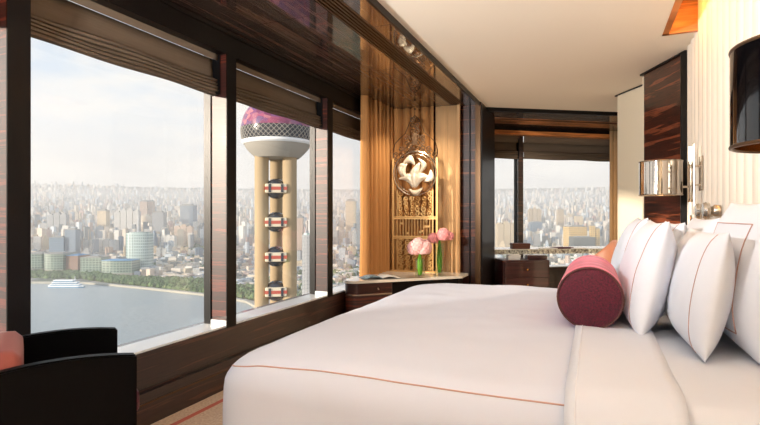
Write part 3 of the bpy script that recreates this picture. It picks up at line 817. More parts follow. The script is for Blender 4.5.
# coral stitching: along the near side and round the foot
st = []
for k in range(61):
    x = X0 + 0.045 + (-0.07 - X0 - 0.045) * k / 60
    y = Y0 + 0.048
    a = 0.62
    z = BZ - r_ + (r_ + OFF) * 0.80 + 0.003
    st.append((x, y - bed_y - 0.002 + (0.17 - math.sqrt(max(0.0, 0.17 ** 2 - max(0.0, 0.17 - (x - X0)) ** 2))), z - 0.002))
st2 = []
for p in st:
    h_ = bvh.ray_cast(Vector((p[0], p[1], 1.2)), Vector((0, 0, -1)))[0]
    if h_ is not None: st2.append((h_.x, h_.y, h_.z + 0.0015))
mb = MB(); mb.tube(st2, 0.0024, 6); obj('stitching', mb, 'coral_thread', duv)
mb = MB(); mb.grid(band(-0.07, 0.20, 0.026, 0.20, 8)); obj('turned_down_sheet', mb, 'sheet_cotton', duv, solid=0.012, ang=60)
mb = MB(); mb.tube([(-0.045, y - bed_y, z + (wob(-0.045, y) if z > BZ - 0.02 else 0)) for y, z in side_profile(1.33, 3.50, 0.0335, 0.2)], 0.0016, 5); obj('hem_line', mb, 'pillow_cotton', duv)

# ------------------------------------------------------------------ pillows
def pillow(name, label, X, Y, z, w, h, t, lean, group, frame=False, trim=True, yaw=0.0, seed=0, pinch=0.06):
    """stands on its long edge; local: y across (w), z up (h), x thickness; leans towards +x"""
    o = thing(name, label, 'pillow', (X, Y, z), group=group, rot=(0, lean, yaw))
    n = 26
    def P(u, v, s):
        # outline bows in along the sides and pulls out at the corners
        yy = u * w / 2 * (1 - pinch * (1 - v * v) * (abs(u) ** 2)); zz = v * h / 2 * (1 - pinch * (1 - u * u) * (abs(v) ** 2))
        tt = t / 2 * ((1 - abs(u) ** 2.4) ** 0.55) * ((1 - abs(v) ** 2.4) ** 0.55)
        tt *= 1 + 0.12 * noise.noise(Vector((u * 1.6 + seed, v * 1.6, s * 2.0 + seed))) ; tt += 0.003 * noise.noise(Vector((u * 6 + seed, v * 6, s))) * (1 - max(abs(u), abs(v)))
        # weight sinks down a little
        zz -= 0.02 * (1 - v * v)
        return Vector((s * tt, yy, zz + h / 2))
    mb = MB()
    us = [math.sin(PI / 2 * (-1 + 2 * i / n)) for i in range(n + 1)]
    for s in (-1, 1): mb.grid([[P(u, v, s) for u in us] for v in us], flip=(s > 0))
    ob = obj('cover', mb, 'pillow_cotton', o, ang=80)
    bm = bmesh.new(); bm.from_mesh(ob.data); bmesh.ops.remove_doubles(bm, verts=bm.verts, dist=0.0015); bmesh.ops.recalc_face_normals(bm, faces=bm.faces); bm.to_mesh(ob.data); bm.free()
    if frame:
        mb = MB(); k = 0.70; pts = []
        for a, b in (((-k, -k), (k, -k)), ((k, -k), (k, k)), ((k, k), (-k, k)), ((-k, k), (-k, -k))):
            for i in range(14): u = i / 14; q = P(a[0] + (b[0] - a[0]) * u, a[1] + (b[1] - a[1]) * u, -1); pts.append(q + Vector((-0.002, 0, 0)))
        mb.tube(pts, 0.0020, 6, closed=True); obj('stitching', mb, 'coral_thread', o)
    elif trim:
        mb = MB(); pts = [P(-0.80, -0.97 + 1.94 * i / 20, -1) + Vector((-0.0015, 0, 0)) for i in range(21)]
        mb.tube(pts, 0.0014, 6); obj('stitching', mb, 'coral_thread', o)
    return o
G = 'white pillows on the bed'
zb = BZ + 0.012
pillow('square_pillow', 'large white square pillow with a coral stitched border, nearest at the headboard', 0.465, 2.20, zb, 0.70, 0.515, 0.20, R(7), 'square pillows with a stitched border', frame=True, seed=1)
pillow('square_pillow', 'large white square pillow farther away at the headboard, mostly hidden', 0.46, 3.02, zb, 0.66, 0.45, 0.20, R(7), 'square pillows with a stitched border', frame=True, seed=2)
pillow('pillow', 'plump white pillow leaning in front of the square one, nearest the camera', 0.315, 2.20, zb, 0.70, 0.41, 0.175, R(9), G, seed=3)
pillow('pillow', 'white pillow of the second row, farther side, only its pointed corner showing', 0.31, 3.02, zb, 0.70, 0.43, 0.18, R(9), G, seed=4)
pillow('pillow', 'white pillow standing right beside the near end of the magenta bolster', 0.155, 2.45, zb, 0.70, 0.445, 0.19, R(12), G, seed=5)
pillow('pillow', 'white pillow of the front row, behind the magenta bolster on the far side', 0.150, 3.20, zb, 0.66, 0.455, 0.19, R(12), G, seed=6)

# bolster
bo = thing('bolster', 'magenta velvet bolster lying across the bed before the pillows', 'bolster', (-0.018, 2.17, BZ + 0.142))
mb = MB(); Mx = Matrix.Rotation(R(-90), 4, 'X')
prof = [(0.118, 0.0)] + [(0.122 + 0.004 * math.sin(k * 1.1), 0.006 + 0.61 * k / 24) for k in range(25)] + [(0.118, 0.622)]
mb.lathe(prof, 48, M=Mx, cap=False); obj('velvet_cover', mb, 'magenta_velvet', bo)
for y, sg in ((0.0, -1), (0.622, 1)):
    mb = MB(); mb.lathe([(0.0, 0.016 * sg + y), (0.05, 0.014 * sg + y), (0.09, 0.009 * sg + y), (0.116, y)], 48, M=Mx, cap=False); obj('end_panel', mb, 'wine_velvet', bo)
    mb = MB(); mb.tube([(0.119 * math.cos(2 * PI * k / 48), y, 0.119 * math.sin(2 * PI * k / 48)) for k in range(48)], 0.005, 8, closed=True); obj('piping', mb, 'dark_piping', bo)

# ================================================================== WALL LAMPS
def wall_lamp(label, X, Y, shade_mats, r=0.150, z0=1.405, z1=1.662):
    t = thing('wall_lamp', label, 'lamp', (X, Y, 0), group='drum wall lamps over the bed')
    mb = MB(); mb.lathe([(r, z0), (r, z1), (r - 0.004, z1), (r - 0.004, z0), (r, z0)], 56, cap=False); obj('lamp_shade', mb, shade_mats[0], t, ang=40)
    mb = MB(); mb.lathe([(r - 0.005, z0 + 0.001), (r - 0.005, z1 - 0.001), (r - 0.007, z1 - 0.001), (r - 0.007, z0 + 0.001), (r - 0.005, z0 + 0.001)], 56, cap=False); obj('shade_lining', mb, 'brass', t, ang=40)
    for z in (z0, z1):
        mb = MB(); mb.tube([((r - 0.002) * math.cos(2 * PI * k / 56), (r - 0.002) * math.sin(2 * PI * k / 56), z) for k in range(56)], 0.0055, 8, closed=True); obj('rim', mb, shade_mats[1], t)
    mb = MB(); mb.ball((0, 0, z0 + 0.12), 0.035, 16, 10); obj('bulb', mb, 'bulb', t)
    xw = XH - X
    mb = MB(); mb.tube([(0, 0, z0 + 0.06), (xw * 0.5, 0, z0 + 0.06), (xw - 0.01, 0, z0 + 0.06)], 0.008, 10)
    mb.tube([(0, 0, z0 + 0.04), (0, 0, z0 + 0.11)], 0.018, 12); obj('arm', mb, 'chrome_soft', t)
    mb = MB(); mb.lathe([(0.045, 0), (0.045, 0.012), (0.03, 0.02)], 24, (xw - 0.022, 0, z0 + 0.06), Matrix.Rotation(R(90), 4, 'Y')); obj('wall_plate', mb, 'chrome_soft', t)
    return t
wall_lamp('polished chrome drum wall lamp before the dark panel', 0.47, 4.50, ('chrome', 'chrome_soft'))
wall_lamp('large glossy black drum lamp at the right edge of the photo', 0.505, 1.617, ('black_gloss', 'bronze'), 0.17, 1.431, 1.687)

# upright sconce on the fluted wall beside the far lamp
def on_head(px, py, Xp):
    r = (px - 380) / FP; k = r * CA - SA; d = Xp / k; return at(px, d, py)
s0 = on_head(691, 180, XH - 0.05)
sc = thing('wall_sconce', 'slim chrome wall sconce with a white tube and hooked arm on the fluted wall', 'lamp', (XH, s0.y, 0))
yq = 0.0
mb = MB(); mb.box(-0.012, 0.0, -0.16, -0.06, 1.42, 1.66, b=0.003); obj('back_plate', mb, 'chrome_soft', sc)
mb = MB(); mb.lathe([(0.018, 1.63), (0.018, 1.745)], 16, (-0.05, 0, 0)); obj('upper_tube', mb, 'candle_tube', sc)
mb = MB(); mb.lathe([(0.018, 1.25), (0.018, 1.345)], 16, (-0.05, 0, 0)); obj('lower_tube', mb, 'white_glass', sc)
mb = MB(); mb.lathe([(0.010, 1.335), (0.020, 1.345), (0.009, 1.37), (0.009, 1.60), (0.020, 1.615), (0.020, 1.635)], 16, (-0.05, 0, 0))
mb.tube([(-0.05, -0.13, 1.31), (-0.05, -0.13, 1.745)], 0.005, 8)
for z in (1.46, 1.59): mb.tube([(-0.05, 0, z), (-0.05, -0.13, z), (0.0, -0.13, z)], 0.006, 8)
obj('rods', mb, 'chrome_soft', sc)
mb = MB(); mb.tube([(-0.05, 0, 1.26), (-0.05, 0, 1.235), (-0.052, -0.03, 1.212), (-0.054, -0.09, 1.203), (-0.056, -0.16, 1.207), (-0.058, -0.26, 1.23), (-0.05, -0.42, 1.268)], 0.008, 10); obj('hooked_arm', mb, 'chrome', sc)
for k, (yy, zz) in enumerate(((-0.45, 1.272), (-0.68, 1.276))):
    p = thing('reading_light', ['round chrome reading light at the end of the hooked arm', 'round chrome reading light above the pillows, right of its twin'][k], 'lamp', (XH, s0.y + yy, zz), group='chrome reading lights')
    Mr = Matrix.Rotation(R(-90), 4, 'Y')
    mb = MB(); mb.lathe([(0.035, 0.0), (0.035, 0.03), (0.028, 0.04), (0.02, 0.05)], 24, (0, 0, 0), Mr); obj('base', mb, 'chrome_soft', p)
    mb = MB(); mb.lathe([(0.02, 0.05), (0.048, 0.058), (0.052, 0.075), (0.044, 0.092), (0.0, 0.098)], 28, (0, 0, 0), Mr); obj('head', mb, 'chrome', p)

# ================================================================== NOOK: DESK, DRAWERS, CHAIR
desk = thing('desk', 'desk with a mottled stone edge in the nook before the far window', 'desk', (0, 0, 0))
a0 = at(492, 6.98); a1 = at(640, 7.32); b0 = at(489, 7.50); b1 = at(640, 7.95)
mb = MB(); mb.prism([a0, a1, b1, b0], 0.71, 0.768); obj('desk_edge', mb, 'desk_edge', desk, smooth=False)
ins = lambda p, q, t: p + (q - p) * t
mb = MB(); mb.prism([ins(a0, b0, 0.02), ins(a1, b1, 0.02), ins(a1, b1, 0.98), ins(a0, b0, 0.98)], 0.768, 0.776); obj('desk_top', mb, 'marble', desk, smooth=False)
for p in (ins(a0, b0, 0.85), ins(a1, b1, 0.15), ins(a1, b1, 0.9)):
    mb = MB(); mb.box(p.x - 0.02, p.x + 0.02, p.y - 0.02, p.y + 0.02, 0, 0.735); obj('leg', mb, 'dark_lacquer', desk, smooth=False)
dr_o = at(505, 6.62)
dr = thing('drawer_unit', 'dark brown drawer unit with round brass knobs under the desk', 'drawer unit', (dr_o.x, dr_o.y, 0), YAW + R(4))
mb = MB(); mb.box(-0.02, 0.60, 0.02, 0.45, 0.0, 0.66, b=0.004); obj('body', mb, 'desk_wood', dr)
for k in range(3):
    z1 = 0.635 - k * 0.20; mb = MB(); mb.box(0.0, 0.58, 0.0, 0.022, z1 - 0.185, z1, b=0.003); d_ = obj('drawer', mb, 'desk_wood', dr)
    mb = MB(); mb.lathe([(0.006, 0.0), (0.007, 0.012), (0.017, 0.018), (0.014, 0.03), (0.0, 0.034)], 16, (0.29, 0.0, z1 - 0.092), Matrix.Rotation(R(90), 4, 'X')); obj('knob', mb, 'brass', d_)
# things on the drawer unit and the desk
q = at(513, 6.78); t = thing('paper_stack', 'small stack of cream papers on the dark drawer unit', 'papers', (q.x, q.y, 0.661), YAW)
for k in range(3):
    mb = MB(); mb.box(-0.08 + 0.004 * k, 0.08 + 0.004 * k, -0.06, 0.06, 0.022 * k, 0.022 * k + 0.020); obj('sheaf', mb, 'paper', t, smooth=False)
q = at(520, 7.22); t = thing('leather_box', 'brown leather box on the desk next to the window post', 'box', (q.x, q.y, 0.777), YAW)
mb = MB(); mb.box(-0.12, 0.12, -0.08, 0.08, 0, 0.045, b=0.004); obj('body', mb, 'brown_leather', t)
mb = MB(); mb.box(-0.125, 0.125, -0.085, 0.085, 0.046, 0.075, b=0.005); obj('lid', mb, 'brown_leather', t)
q = at(535, 6.85); t = thing('book_pile', 'low dark folder beside the cream papers on the drawer unit', 'folder', (q.x, q.y, 0.661), YAW)
mb = MB(); mb.box(-0.12, 0.14, -0.07, 0.07, 0, 0.05, b=0.003); obj('cover', mb, 'desk_wood', t)
cols = ['paper', 'brown_leather', 'book_cover', 'desk_wood']
small = [(548, 7.2, 'white notepad lying on the desk left of the tan chair', 'notepad', 'paper', 0.11, 0.012),
         (562, 7.25, 'thin wine-red notebook on the desk before the green glass building', 'notebook', 'wine_velvet', 0.14, 0.018),
         (578, 7.2, 'open white leaflet on the desk beside the tan chair', 'leaflet', 'paper', 0.10, 0.01)]
for px, d, lab, nm, mt, w, h in small:
    q = at(px, d); mb = MB(); mb.box(-w, w, -0.07, 0.07, 0, h, b=0.002)
    o = obj(nm, mb, mt, loc=(q.x, q.y, 0.777), rot=(0, 0, YAW + R(12))); tag(o, lab, nm)

# desk chair with a curved tan back
q = at(596, 6.5)
ch = thing('desk_chair', 'tan leather desk chair with a curved back, behind the bolster', 'chair', (q.x, q.y, 0), YAW)
mb = MB(); rows = []
for zt_ in range(9):
    u = zt_ / 8; row = []
    for k in range(25):
        a = R(-65 + 160 * k / 24)    # wraps the seat, highest at the right rear
        top = 0.93 - 0.34 * (max(0, (a - R(5))) / R(90)) ** 1.0 - 0.05 * (max(0, -(a)) / R(65)) ** 2
        z = 0.46 + (top - 0.46) * u; r = 0.235 + 0.03 * u
        row.append((r * math.cos(a + R(10)), r * math.sin(a + R(10)), z))
    rows.append(row)
mb.grid(rows); obj('backrest', mb, 'tan_leather', ch, solid=0.035, ang=60)
mb = MB(); mb.lathe([(0.0, 0.38), (0.22, 0.38), (0.24, 0.40), (0.24, 0.45), (0.21, 0.475), (0.0, 0.48)], 32); obj('seat', mb, 'tan_leather', ch)
for k in range(4):
    a = R(45 + 90 * k); mb = MB(); mb.tube([(0.16 * math.cos(a), 0.16 * math.sin(a), 0.38), (0.22 * math.cos(a), 0.22 * math.sin(a), 0.0)], [0.018, 0.011], 10); obj('leg', mb, 'dark_lacquer', ch)

# ================================================================== ARMCHAIR
P0 = at(136, 1.84); P1 = at(117, 2.26)
fw = Vector((0.544, 0.839, 0)); ang = math.atan2(fw.y, fw.x)       # facing direction
mid = (P0 + P1) / 2 - fw * 0.30
ac = thing('armchair', 'black lacquered armchair with curved arms and coral upholstery by the window', 'armchair', (mid.x, mid.y, 0), ang)
hw = ((P1 - P0).length) / 2 - 0.0
ZA = 0.752
def arm(yc, dx):
    mb = MB(); pts = []
    n = 24; top = []
    for k in range(n + 1):
        u = k / n; x = -0.40 + (0.70 + dx) * u          # rear to front
        z = ZA + 0.016 - 0.19 * (u - 0.70) ** 2 - 0.25 * max(0, 0.35 - u) ** 2
        top.append((x, z))
    x1 = top[-1][0]
    prof = top + [(x1, 0.10), (-0.38, 0.10)]
    M = Matrix.Translation((0, yc + 0.022, 0)) @ Matrix.Rotation(R(90), 4, 'X')
    mb.prism(prof, 0.0, 0.044, M=M)
    bm = bmesh.new(); me = bpy.data.meshes.new('arm'); me.from_pydata(mb.v, [], mb.f); bm.from_mesh(me)
    bmesh.ops.bevel(bm, geom=list(bm.edges), offset=0.006, segments=2, affect='EDGES'); out_ = MB()
    bm.verts.index_update(); out_.add([v.co.copy() for v in bm.verts], [[v.index for v in f.verts] for f in bm.faces]); bm.free(); bpy.data.meshes.remove(me)
    return out_
a_loc = Matrix.Rotation(-ang, 3, 'Z') @ (P0 - mid); b_loc = Matrix.Rotation(-ang, 3, 'Z') @ (P1 - mid)
obj('arm', arm(a_loc.y, a_loc.x - 0.30), 'black_lacquer', ac); obj('arm', arm(b_loc.y, b_loc.x - 0.30), 'black_lacquer', ac)
ya, yb = sorted((a_loc.y, b_loc.y))
mb = MB(); mb.box(-0.30, 0.32, ya + 0.026, yb - 0.026, 0.52, 0.61, b=0.04); obj('seat_cushion', mb, 'wine_velvet', ac, ang=180)
mb = MB(); mb.box(-0.30, 0.285, ya + 0.026, yb - 0.026, 0.16, 0.53, b=0.01); obj('seat_base', mb, 'black_lacquer', ac)
bl = Matrix.Rotation(-ang, 3, 'Z') @ (at(24, 2.0) - mid)
mb = MB(); mb.box(bl.x - 0.16, bl.x, ya + 0.03, yb - 0.03, 0.35, 0.80, b=0.07); obj('backrest', mb, 'coral_leather', ac, ang=180)
for sx_, sy_ in ((-0.3, ya), (-0.3, yb), (0.27, ya), (0.27, yb)):
    mb = MB(); mb.tube([(sx_, sy_, 0.12), (sx_, sy_, 0.0)], [0.022, 0.014], 10); obj('leg', mb, 'black_lacquer', ac)

# ================================================================== OUTSIDE
def ground_z(D):
    return -217.0 + (850 * max(0.0, (D - 2000) / 12000) ** 1.3 if D > 2000 else 0)
mb = MB(); rows = []
dists = [0, 120, 400, 800, 1200, 1600, 2000, 2300, 2700, 3200, 3800, 4500, 5300, 6200, 7200, 8400, 9700, 11200, 13000, 15500]
for D in dists:
    rows.append([(D * math.sin(R(a)), D * math.cos(R(a)), ground_z(D)) for a in range(-100, 60, 4)])
mb.grid(rows)
o = obj('city_ground', mb, 'city_ground', smooth=True, ang=80); o['kind'] = 'structure'; o['label'] = 'streets and plots of the city seen from high above'
def on_ground(px, py, z=-217.0):
    d = (z - EYE) * -FP / (py - HZ); return at(px, d, py)
bank = [(-260, 281), (-60, 281), (30, 283.5), (85, 284), (110, 286), (150, 290), (213, 297), (246, 303), (262, 312), (268, 326), (268, 345), (262, 380), (250, 430)]
bp = [on_ground(*b, z=-216.0) for b in bank]
mb = MB(); near = [on_ground(250, 640, z=-216.0), on_ground(-260, 640, z=-216.0)]
pts = bp + near
mb.add([(p.x, p.y, -216.0) for p in pts], [list(range(len(pts)))])
o = obj('river', mb, 'river_water', smooth=False); o['kind'] = 'structure'; o['label'] = 'grey river below the windows'
mb = MB()
for i in range(len(bp) - 1):
    a, b = bp[i], bp[i + 1]; t = (b - a).normalized(); nn = Vector((-t.y, t.x, 0))
    if nn.y < 0: nn = -nn
    mb.prism([a - t * 1, b + t * 1, b + nn * 14, a + nn * 14], -217, -210.5)
o = obj('embankment', mb, 'embankment', smooth=False); o['kind'] = 'structure'; o['label'] = 'pale embankment wall along the far river bank'

# ---- round observation tower
TB = at(277.5, 328); tw = thing('observation_tower', 'tall tower with a pink sphere on three concrete shafts, outside the second window', 'tower', (TB.x, TB.y, -217))
zc = 217 + EYE + (HZ - 131) / FP * 328
vd = (Vector((TB.x, TB.y, 0))).normalized(); vr = Vector((vd.y, -vd.x, 0))
for (l, dpt, rad) in ((-9.8, -3.0, 4.4), (7.6, -4.5, 4.5), (-0.7, 9.0, 4.2)):
    c = vr * l + vd * dpt; mb = MB(); mb.lathe([(rad, 0), (rad, zc - 12)], 28, (c.x, c.y, 0)); obj('shaft', mb, 'concrete_cream', tw)
RS = 22.8
def arc(a0, a1, n, r=RS): return [(r * math.cos(R(a0 + (a1 - a0) * k / n)), zc + r * math.sin(R(a0 + (a1 - a0) * k / n))) for k in range(n + 1)]
mb = MB(); mb.lathe(arc(3, 89.9, 16), 48, cap=False); s_ = obj('sphere_top', mb, 'tower_cladding', tw)
mb = MB(); mb.lathe(arc(-17, 3, 4, RS - 0.4), 48, cap=False); obj('glazed_band', mb, 'tower_glass', tw)
mb = MB()
for sgn in (1, -1):
    for k in range(44):
        pts = []
        for i in range(5):
            a = R(-17 + 20 * i / 4); b = 2 * PI * k / 44 + sgn * 0.36 * i / 4; r = RS + 0.1
            pts.append((r * math.cos(a) * math.cos(b), r * math.cos(a) * math.sin(b), zc + r * math.sin(a)))
        mb.tube(pts, 0.2, 4, cap=False)
obj('lattice', mb, 'concrete_grey', s_)
mb = MB(); mb.lathe([(RS * 0.94, zc - 6.6), (RS * 0.985, zc - 6.9), (RS * 0.975, zc - 8.2), (RS * 0.93, zc - 9.2)], 48, cap=False); obj('gallery_ring', mb, 'ship_white', tw)
mb = MB(); mb.lathe([(RS * 0.925, zc - 9.0), (RS * 0.86, zc - 11.6), (RS * 0.76, zc - 14.2), (RS * 0.66, zc - 16.4), (RS * 0.6, zc - 17.6), (0.0, zc - 18.0)], 48, cap=False); obj('bowl', mb, 'concrete_grey', tw)
mb = MB(); mb.lathe([(7, zc + 18), (5, zc + 30), (4.0, zc + 60), (2.6, zc + 62), (2.2, zc + 110), (0.6, zc + 180)], 20); obj('mast', mb, 'concrete_grey', tw)
for i, yy in enumerate((189, 222, 256, 290)):
    z = 217 + EYE + (HZ - yy) / FP * 328
    c = -vd * 2.5 - vr * 0.9
    mb = MB(); mb.ball((c.x, c.y, z), 6.6, 24, 16); pod = obj('pod', mb, 'tower_glass', tw)
    Mp = Matrix.Translation((c.x, c.y, z)) @ Matrix.Rotation(math.atan2(vr.y, vr.x), 4, 'Z')
    mb = MB(); mb.box(-6.6, 6.6, -7.4, 7.4, -2.9, 2.9, Mp, b=1.0); obj('pod_gallery', mb, 'wall_cream', pod)
    mb = MB(); mb.box(-6.8, 6.8, -7.6, 7.6, -1.0, 1.0, Mp); obj('pod_stripe', mb, 'roof_red', pod, smooth=False)
    mb = MB(); mb.box(-4.6, -3.0, -7.7, 7.7, -2.6, 2.6, Mp); mb.box(3.0, 4.6, -7.7, 7.7, -2.6, 2.6, Mp); obj('pod_window', mb, 'tower_glass', pod, smooth=False)
mb = MB(); mb.ball((0, 0, 93), 25, 40, 20); obj('lower_sphere', mb, 'tower_cladding', tw)

# ---- cruise ship
sp = on_ground(66, 287.5, -216.0)
shp = thing('river_ship', 'white multi-deck passenger ship on the river at the far bank', 'ship', (sp.x, sp.y, -216), YAW)
k_ = sp.dot(Vector((-SA, CA, 0))) / FP     # metres per photo pixel there
mb = MB(); hl = 18 * k_
hull = [(-hl, 0), (-hl * 0.85, -3 * k_ * 0.9), (hl * 0.75, -3 * k_ * 0.9), (hl, -1.2 * k_), (hl, 1.2 * k_), (hl * 0.75, 3 * k_), (-hl * 0.85, 3 * k_)]
mb.prism(hull, 0, 2.2 * k_); obj('hull', mb, 'ship_white', shp, smooth=False)
mb = MB(); mb.prism([(x * 1.004, y * 1.004) for x, y in hull], 0.3, 1.0 * k_); obj('waterline_band', mb, 'ship_blue', shp, smooth=False)
for i, (a, b, z) in enumerate(((-0.78, 0.78, 2.2), (-0.68, 0.66, 4.2), (-0.60, 0.45, 6.0))):
    mb = MB(); mb.box(a * hl, b * hl, -2.4 * k_, 2.4 * k_, z * k_, (z + 0.9) * k_); obj('deck_windows', mb, 'ship_blue', shp, smooth=False)
    mb = MB(); mb.box(a * hl - 2, b * hl + 2, -2.7 * k_, 2.7 * k_, (z + 0.9) * k_, (z + 1.7) * k_); obj('deck', mb, 'ship_white', shp, smooth=False)
mb = MB(); mb.tube([(0.5 * hl, 0, 7.6 * k_), (0.5 * hl, 0, 11 * k_)], 0.8, 6); obj('mast', mb, 'ship_white', shp)

# ---- named buildings placed where they stand; px extents -> real sizes
def bld(name, label, px0, px1, ytop, ybot, mat, kind='slab', depth=None, d=None, roofm='roof_grey'):
    pxm = (px0 + px1) / 2
    if d is None:
        # find the ground distance whose base shows at ybot
        lo, hi = 900.0, 9000.0
        r = (pxm - 380) / FP; hyp = math.sqrt(1 + r * r)
        best = min((abs((HZ - (ground_z(x * hyp) - EYE) / x * FP) - ybot), x) for x in [900 + 20 * k for k in range(460)])
        d = best[1]
    r = (pxm - 380) / FP; hyp = math.sqrt(1 + r * r)
    gz = ground_z(d * hyp)
    w = (px1 - px0) / FP * d; ztop = EYE + (HZ - ytop) / FP * d; h = ztop - gz
    p = at(pxm, d); t = thing(name, label, 'building', (p.x, p.y, gz), YAW + R(random.uniform(-4, 4)))
    dp = depth or w * 0.8
    mb = MB()
    if kind == 'round':
        hw_ = w / 2; pts = [(-hw_, dp / 2)] + [(hw_ * math.sin(R(a)), -dp / 2 * math.cos(R(a)) * 0.7 ) for a in range(-90, 91, 10)] + [(hw_, dp / 2)]
        mb.prism(pts, 0, h * 0.97); obj('tower_body', mb, mat, t, ang=30)
        mb = MB(); mb.prism([(x * 0.8, y * 0.8) for x, y in pts], h * 0.97, h); obj('roof_crown', mb, 'glass_teal', t, ang=30)
        mb = MB(); mb.tube([(0, 0, h), (0, 0, h + 62)], [1.6, 0.5], 8); mb.tube([(-w * .25, 0, h), (-w * .25, 0, h + 14)], 0.8, 6); obj('antenna', mb, 'ship_white', t)
    elif kind == 'bowed':
        hw_ = w / 2; pts = [(-hw_, dp / 2)] + [(-hw_ + w * k / 12, -dp / 2 - w * 0.10 * math.sin(PI * k / 12)) for k in range(13)] + [(hw_, dp / 2)]
        mb.prism(pts, 0, h * 0.93); obj('block', mb, mat, t, ang=30)
        mb = MB(); mb.prism([(x * 1.02, y * 1.02) for x, y in pts], h * 0.93, h * 0.97); mb.box(-w * .3, w * .25, -dp * .2, dp * .25, h * .97, h); obj('roof', mb, roofm, t, smooth=False)
        mb = MB(); mb.prism([(x * 1.03, y * 1.03) for x, y in pts], 0, h * 0.12); obj('ground_storey', mb, 'concrete_grey', t, smooth=False)
    elif kind == 'dome':
        mb.lathe([(w * 0.42, 0), (w * 0.46, h * 0.15), (w * 0.5, h * 0.45), (w * 0.47, h * 0.7), (w * 0.36, h * 0.9), (w * 0.18, h * 0.98), (0, h)], 32); obj('drum', mb, mat, t)
        mb = MB(); mb.lathe([(w * .515, h * .42), (w * .515, h * .47)], 32); obj('ring', mb, 'concrete_grey', t)
    elif kind == 'row':      # joined residential towers of stepping height
        n = max(3, int((px1 - px0) / 6)); ww = w / n
        for k in range(n):
            hh = h * (0.88 + 0.12 * math.sin(PI * (k + 0.5) / n) + random.uniform(-0.03, 0.0)); x = -w / 2 + ww * k
            mb = MB(); mb.box(x + ww * .04, x + ww * .96, -dp / 2, dp / 2, 0, hh); mb.box(x + ww * .25, x + ww * .75, -dp * .3, dp * .3, hh, hh + h * .05); obj('stairwell_block', mb, mat, t, smooth=False)
    else:
        mb.box(-w / 2, w / 2, -dp / 2, dp / 2, 0, h * 0.95); obj('tower_body', mb, mat, t, smooth=False)
        mb = MB(); mb.box(-w * .3, w * .3, -dp * .3, dp * .3, h * .95, h); mb.box(-w * .52, w * .52, -dp * .52, dp * .52, h * .935, h * .955); obj('roof', mb, roofm, t, smooth=False)
        mb = MB(); mb.box(-w * .6, w * .6, -dp * .6, dp * .6, 0, h * .07); obj('podium', mb, 'concrete_grey', t, smooth=False)
    return t
bld('office_tower', 'teal glass office tower with a rounded front and antenna near the river', 126, 150, 232, 271, 'glass_teal', 'round', depth=60)
bld('riverside_block', 'green glass riverside block nearest the left post', 30, 50.5, 252, 270, 'glass_green', 'bowed', depth=90)
bld('riverside_block', 'green glass riverside block second from the left post', 52, 70, 252, 270.5, 'glass_green', 'bowed', depth=90)
bld('riverside_block', 'brown riverside block with a blue roof between green glass ones', 72, 84, 254, 271, 'brick_brown', 'slab', depth=70, roofm='roof_blue')
bld('riverside_block', 'riverside block with a cream gridded front and dark side', 85, 105, 256, 273, 'glass_green', 'slab', depth=60, roofm='roof_grey')
bld('riverside_block', 'long low green glass block with a bowed front left of the teal tower', 106, 136, 259, 273.5, 'glass_green', 'bowed', depth=60, roofm='roof_blue')
bld('office_tower', 'dark blue glass slab behind the riverside blocks', 53, 68, 236, 256, 'glass_blue', 'slab')
bld('office_tower', 'taller blue-grey tower right behind the dark blue slab', 67.5, 78, 228, 256, 'facade_blue', 'slab')
bld('domed_building', 'beige drum shaped domed building behind the teal tower', 139.5, 153.5, 214, 238, 'dome_tan', 'dome')
bld('apartment_row', 'joined white apartment slabs with stepped roofs left of the domed building', 115, 140, 209, 240, 'facade_white', 'row', depth=30)
bld('apartment_row', 'joined white apartment slabs behind the blue glass slab', 48, 68, 213, 238, 'facade_grey', 'row', depth=30)
bld('apartment_tower', 'grey apartment tower with a cream left edge right of the dome', 154, 165, 211, 240, 'facade_grey')
bld('apartment_tower', 'slim cream and grey apartment tower above the riverside roofs', 99, 108, 209, 238, 'facade_cream')
bld('apartment_tower', 'peach twin-coloured tower rising behind the domed building', 141, 148, 200, 226, 'facade_peach')
bld('apartment_tower', 'second peach tower just right of the first, behind the dome', 148.5, 154, 200, 226, 'facade_peach')
bld('apartment_row', 'peach apartment row stepping up to the right', 175, 193, 225, 246, 'facade_peach', 'row', depth=30)
bld('apartment_tower', 'wide grey-blue slab tower in the right part of the widest window', 182, 195, 204, 232, 'facade_blue')
bld('apartment_row', 'long row of white lower apartment slabs behind the cream gridded block', 85, 117, 239, 254, 'facade_white', 'row', depth=40)
bld('apartment_row', 'white slabs in the middle distance right of the teal tower', 162, 176, 235, 249, 'facade_white', 'row', depth=30)
bld('office_tower', 'large dark modern tower with ribbed glass right of the tower shafts', 302, 317, 233, 298, 'facade_grey', 'round', depth=40)
bld('apartment_tower', 'cream twin tower seen through the narrow window slice', 346, 356, 199, 236, 'facade_cream')
bld('apartment_tower', 'white slab with windows low in the narrow window slice', 339, 345.5, 247, 262, 'facade_pale')
bld('apartment_tower', 'grey tower close to the curtain in the narrow window slice', 357, 366, 214, 250, 'facade_grey')
bld('apartment_tower', 'peach tower left of the ribbed dark tower', 297, 303, 215, 262, 'facade_peach')
bld('apartment_row', 'broad cream apartment complex in the left far window', 496, 516, 222, 250, 'facade_cream', 'row', depth=50)
bld('office_tower', 'dark blue glass building right of the far window post', 530, 541, 221, 238, 'glass_blue')
bld('office_tower', 'golden stone office block with a flat roof in the far window', 566, 584, 225, 250, 'gold_stone')
bld('office_tower', 'dark green glass hall in front of the golden block', 571, 593, 236, 252, 'glass_dark', 'slab', depth=60)
bld('apartment_tower', 'golden apartment tower left of the gold curtain, far window', 590, 594.5, 224, 252, 'gold_stone')
bld('apartment_tower', 'slim golden tower nearest the gold curtain, far window', 595, 599, 227, 252, 'gold_stone')
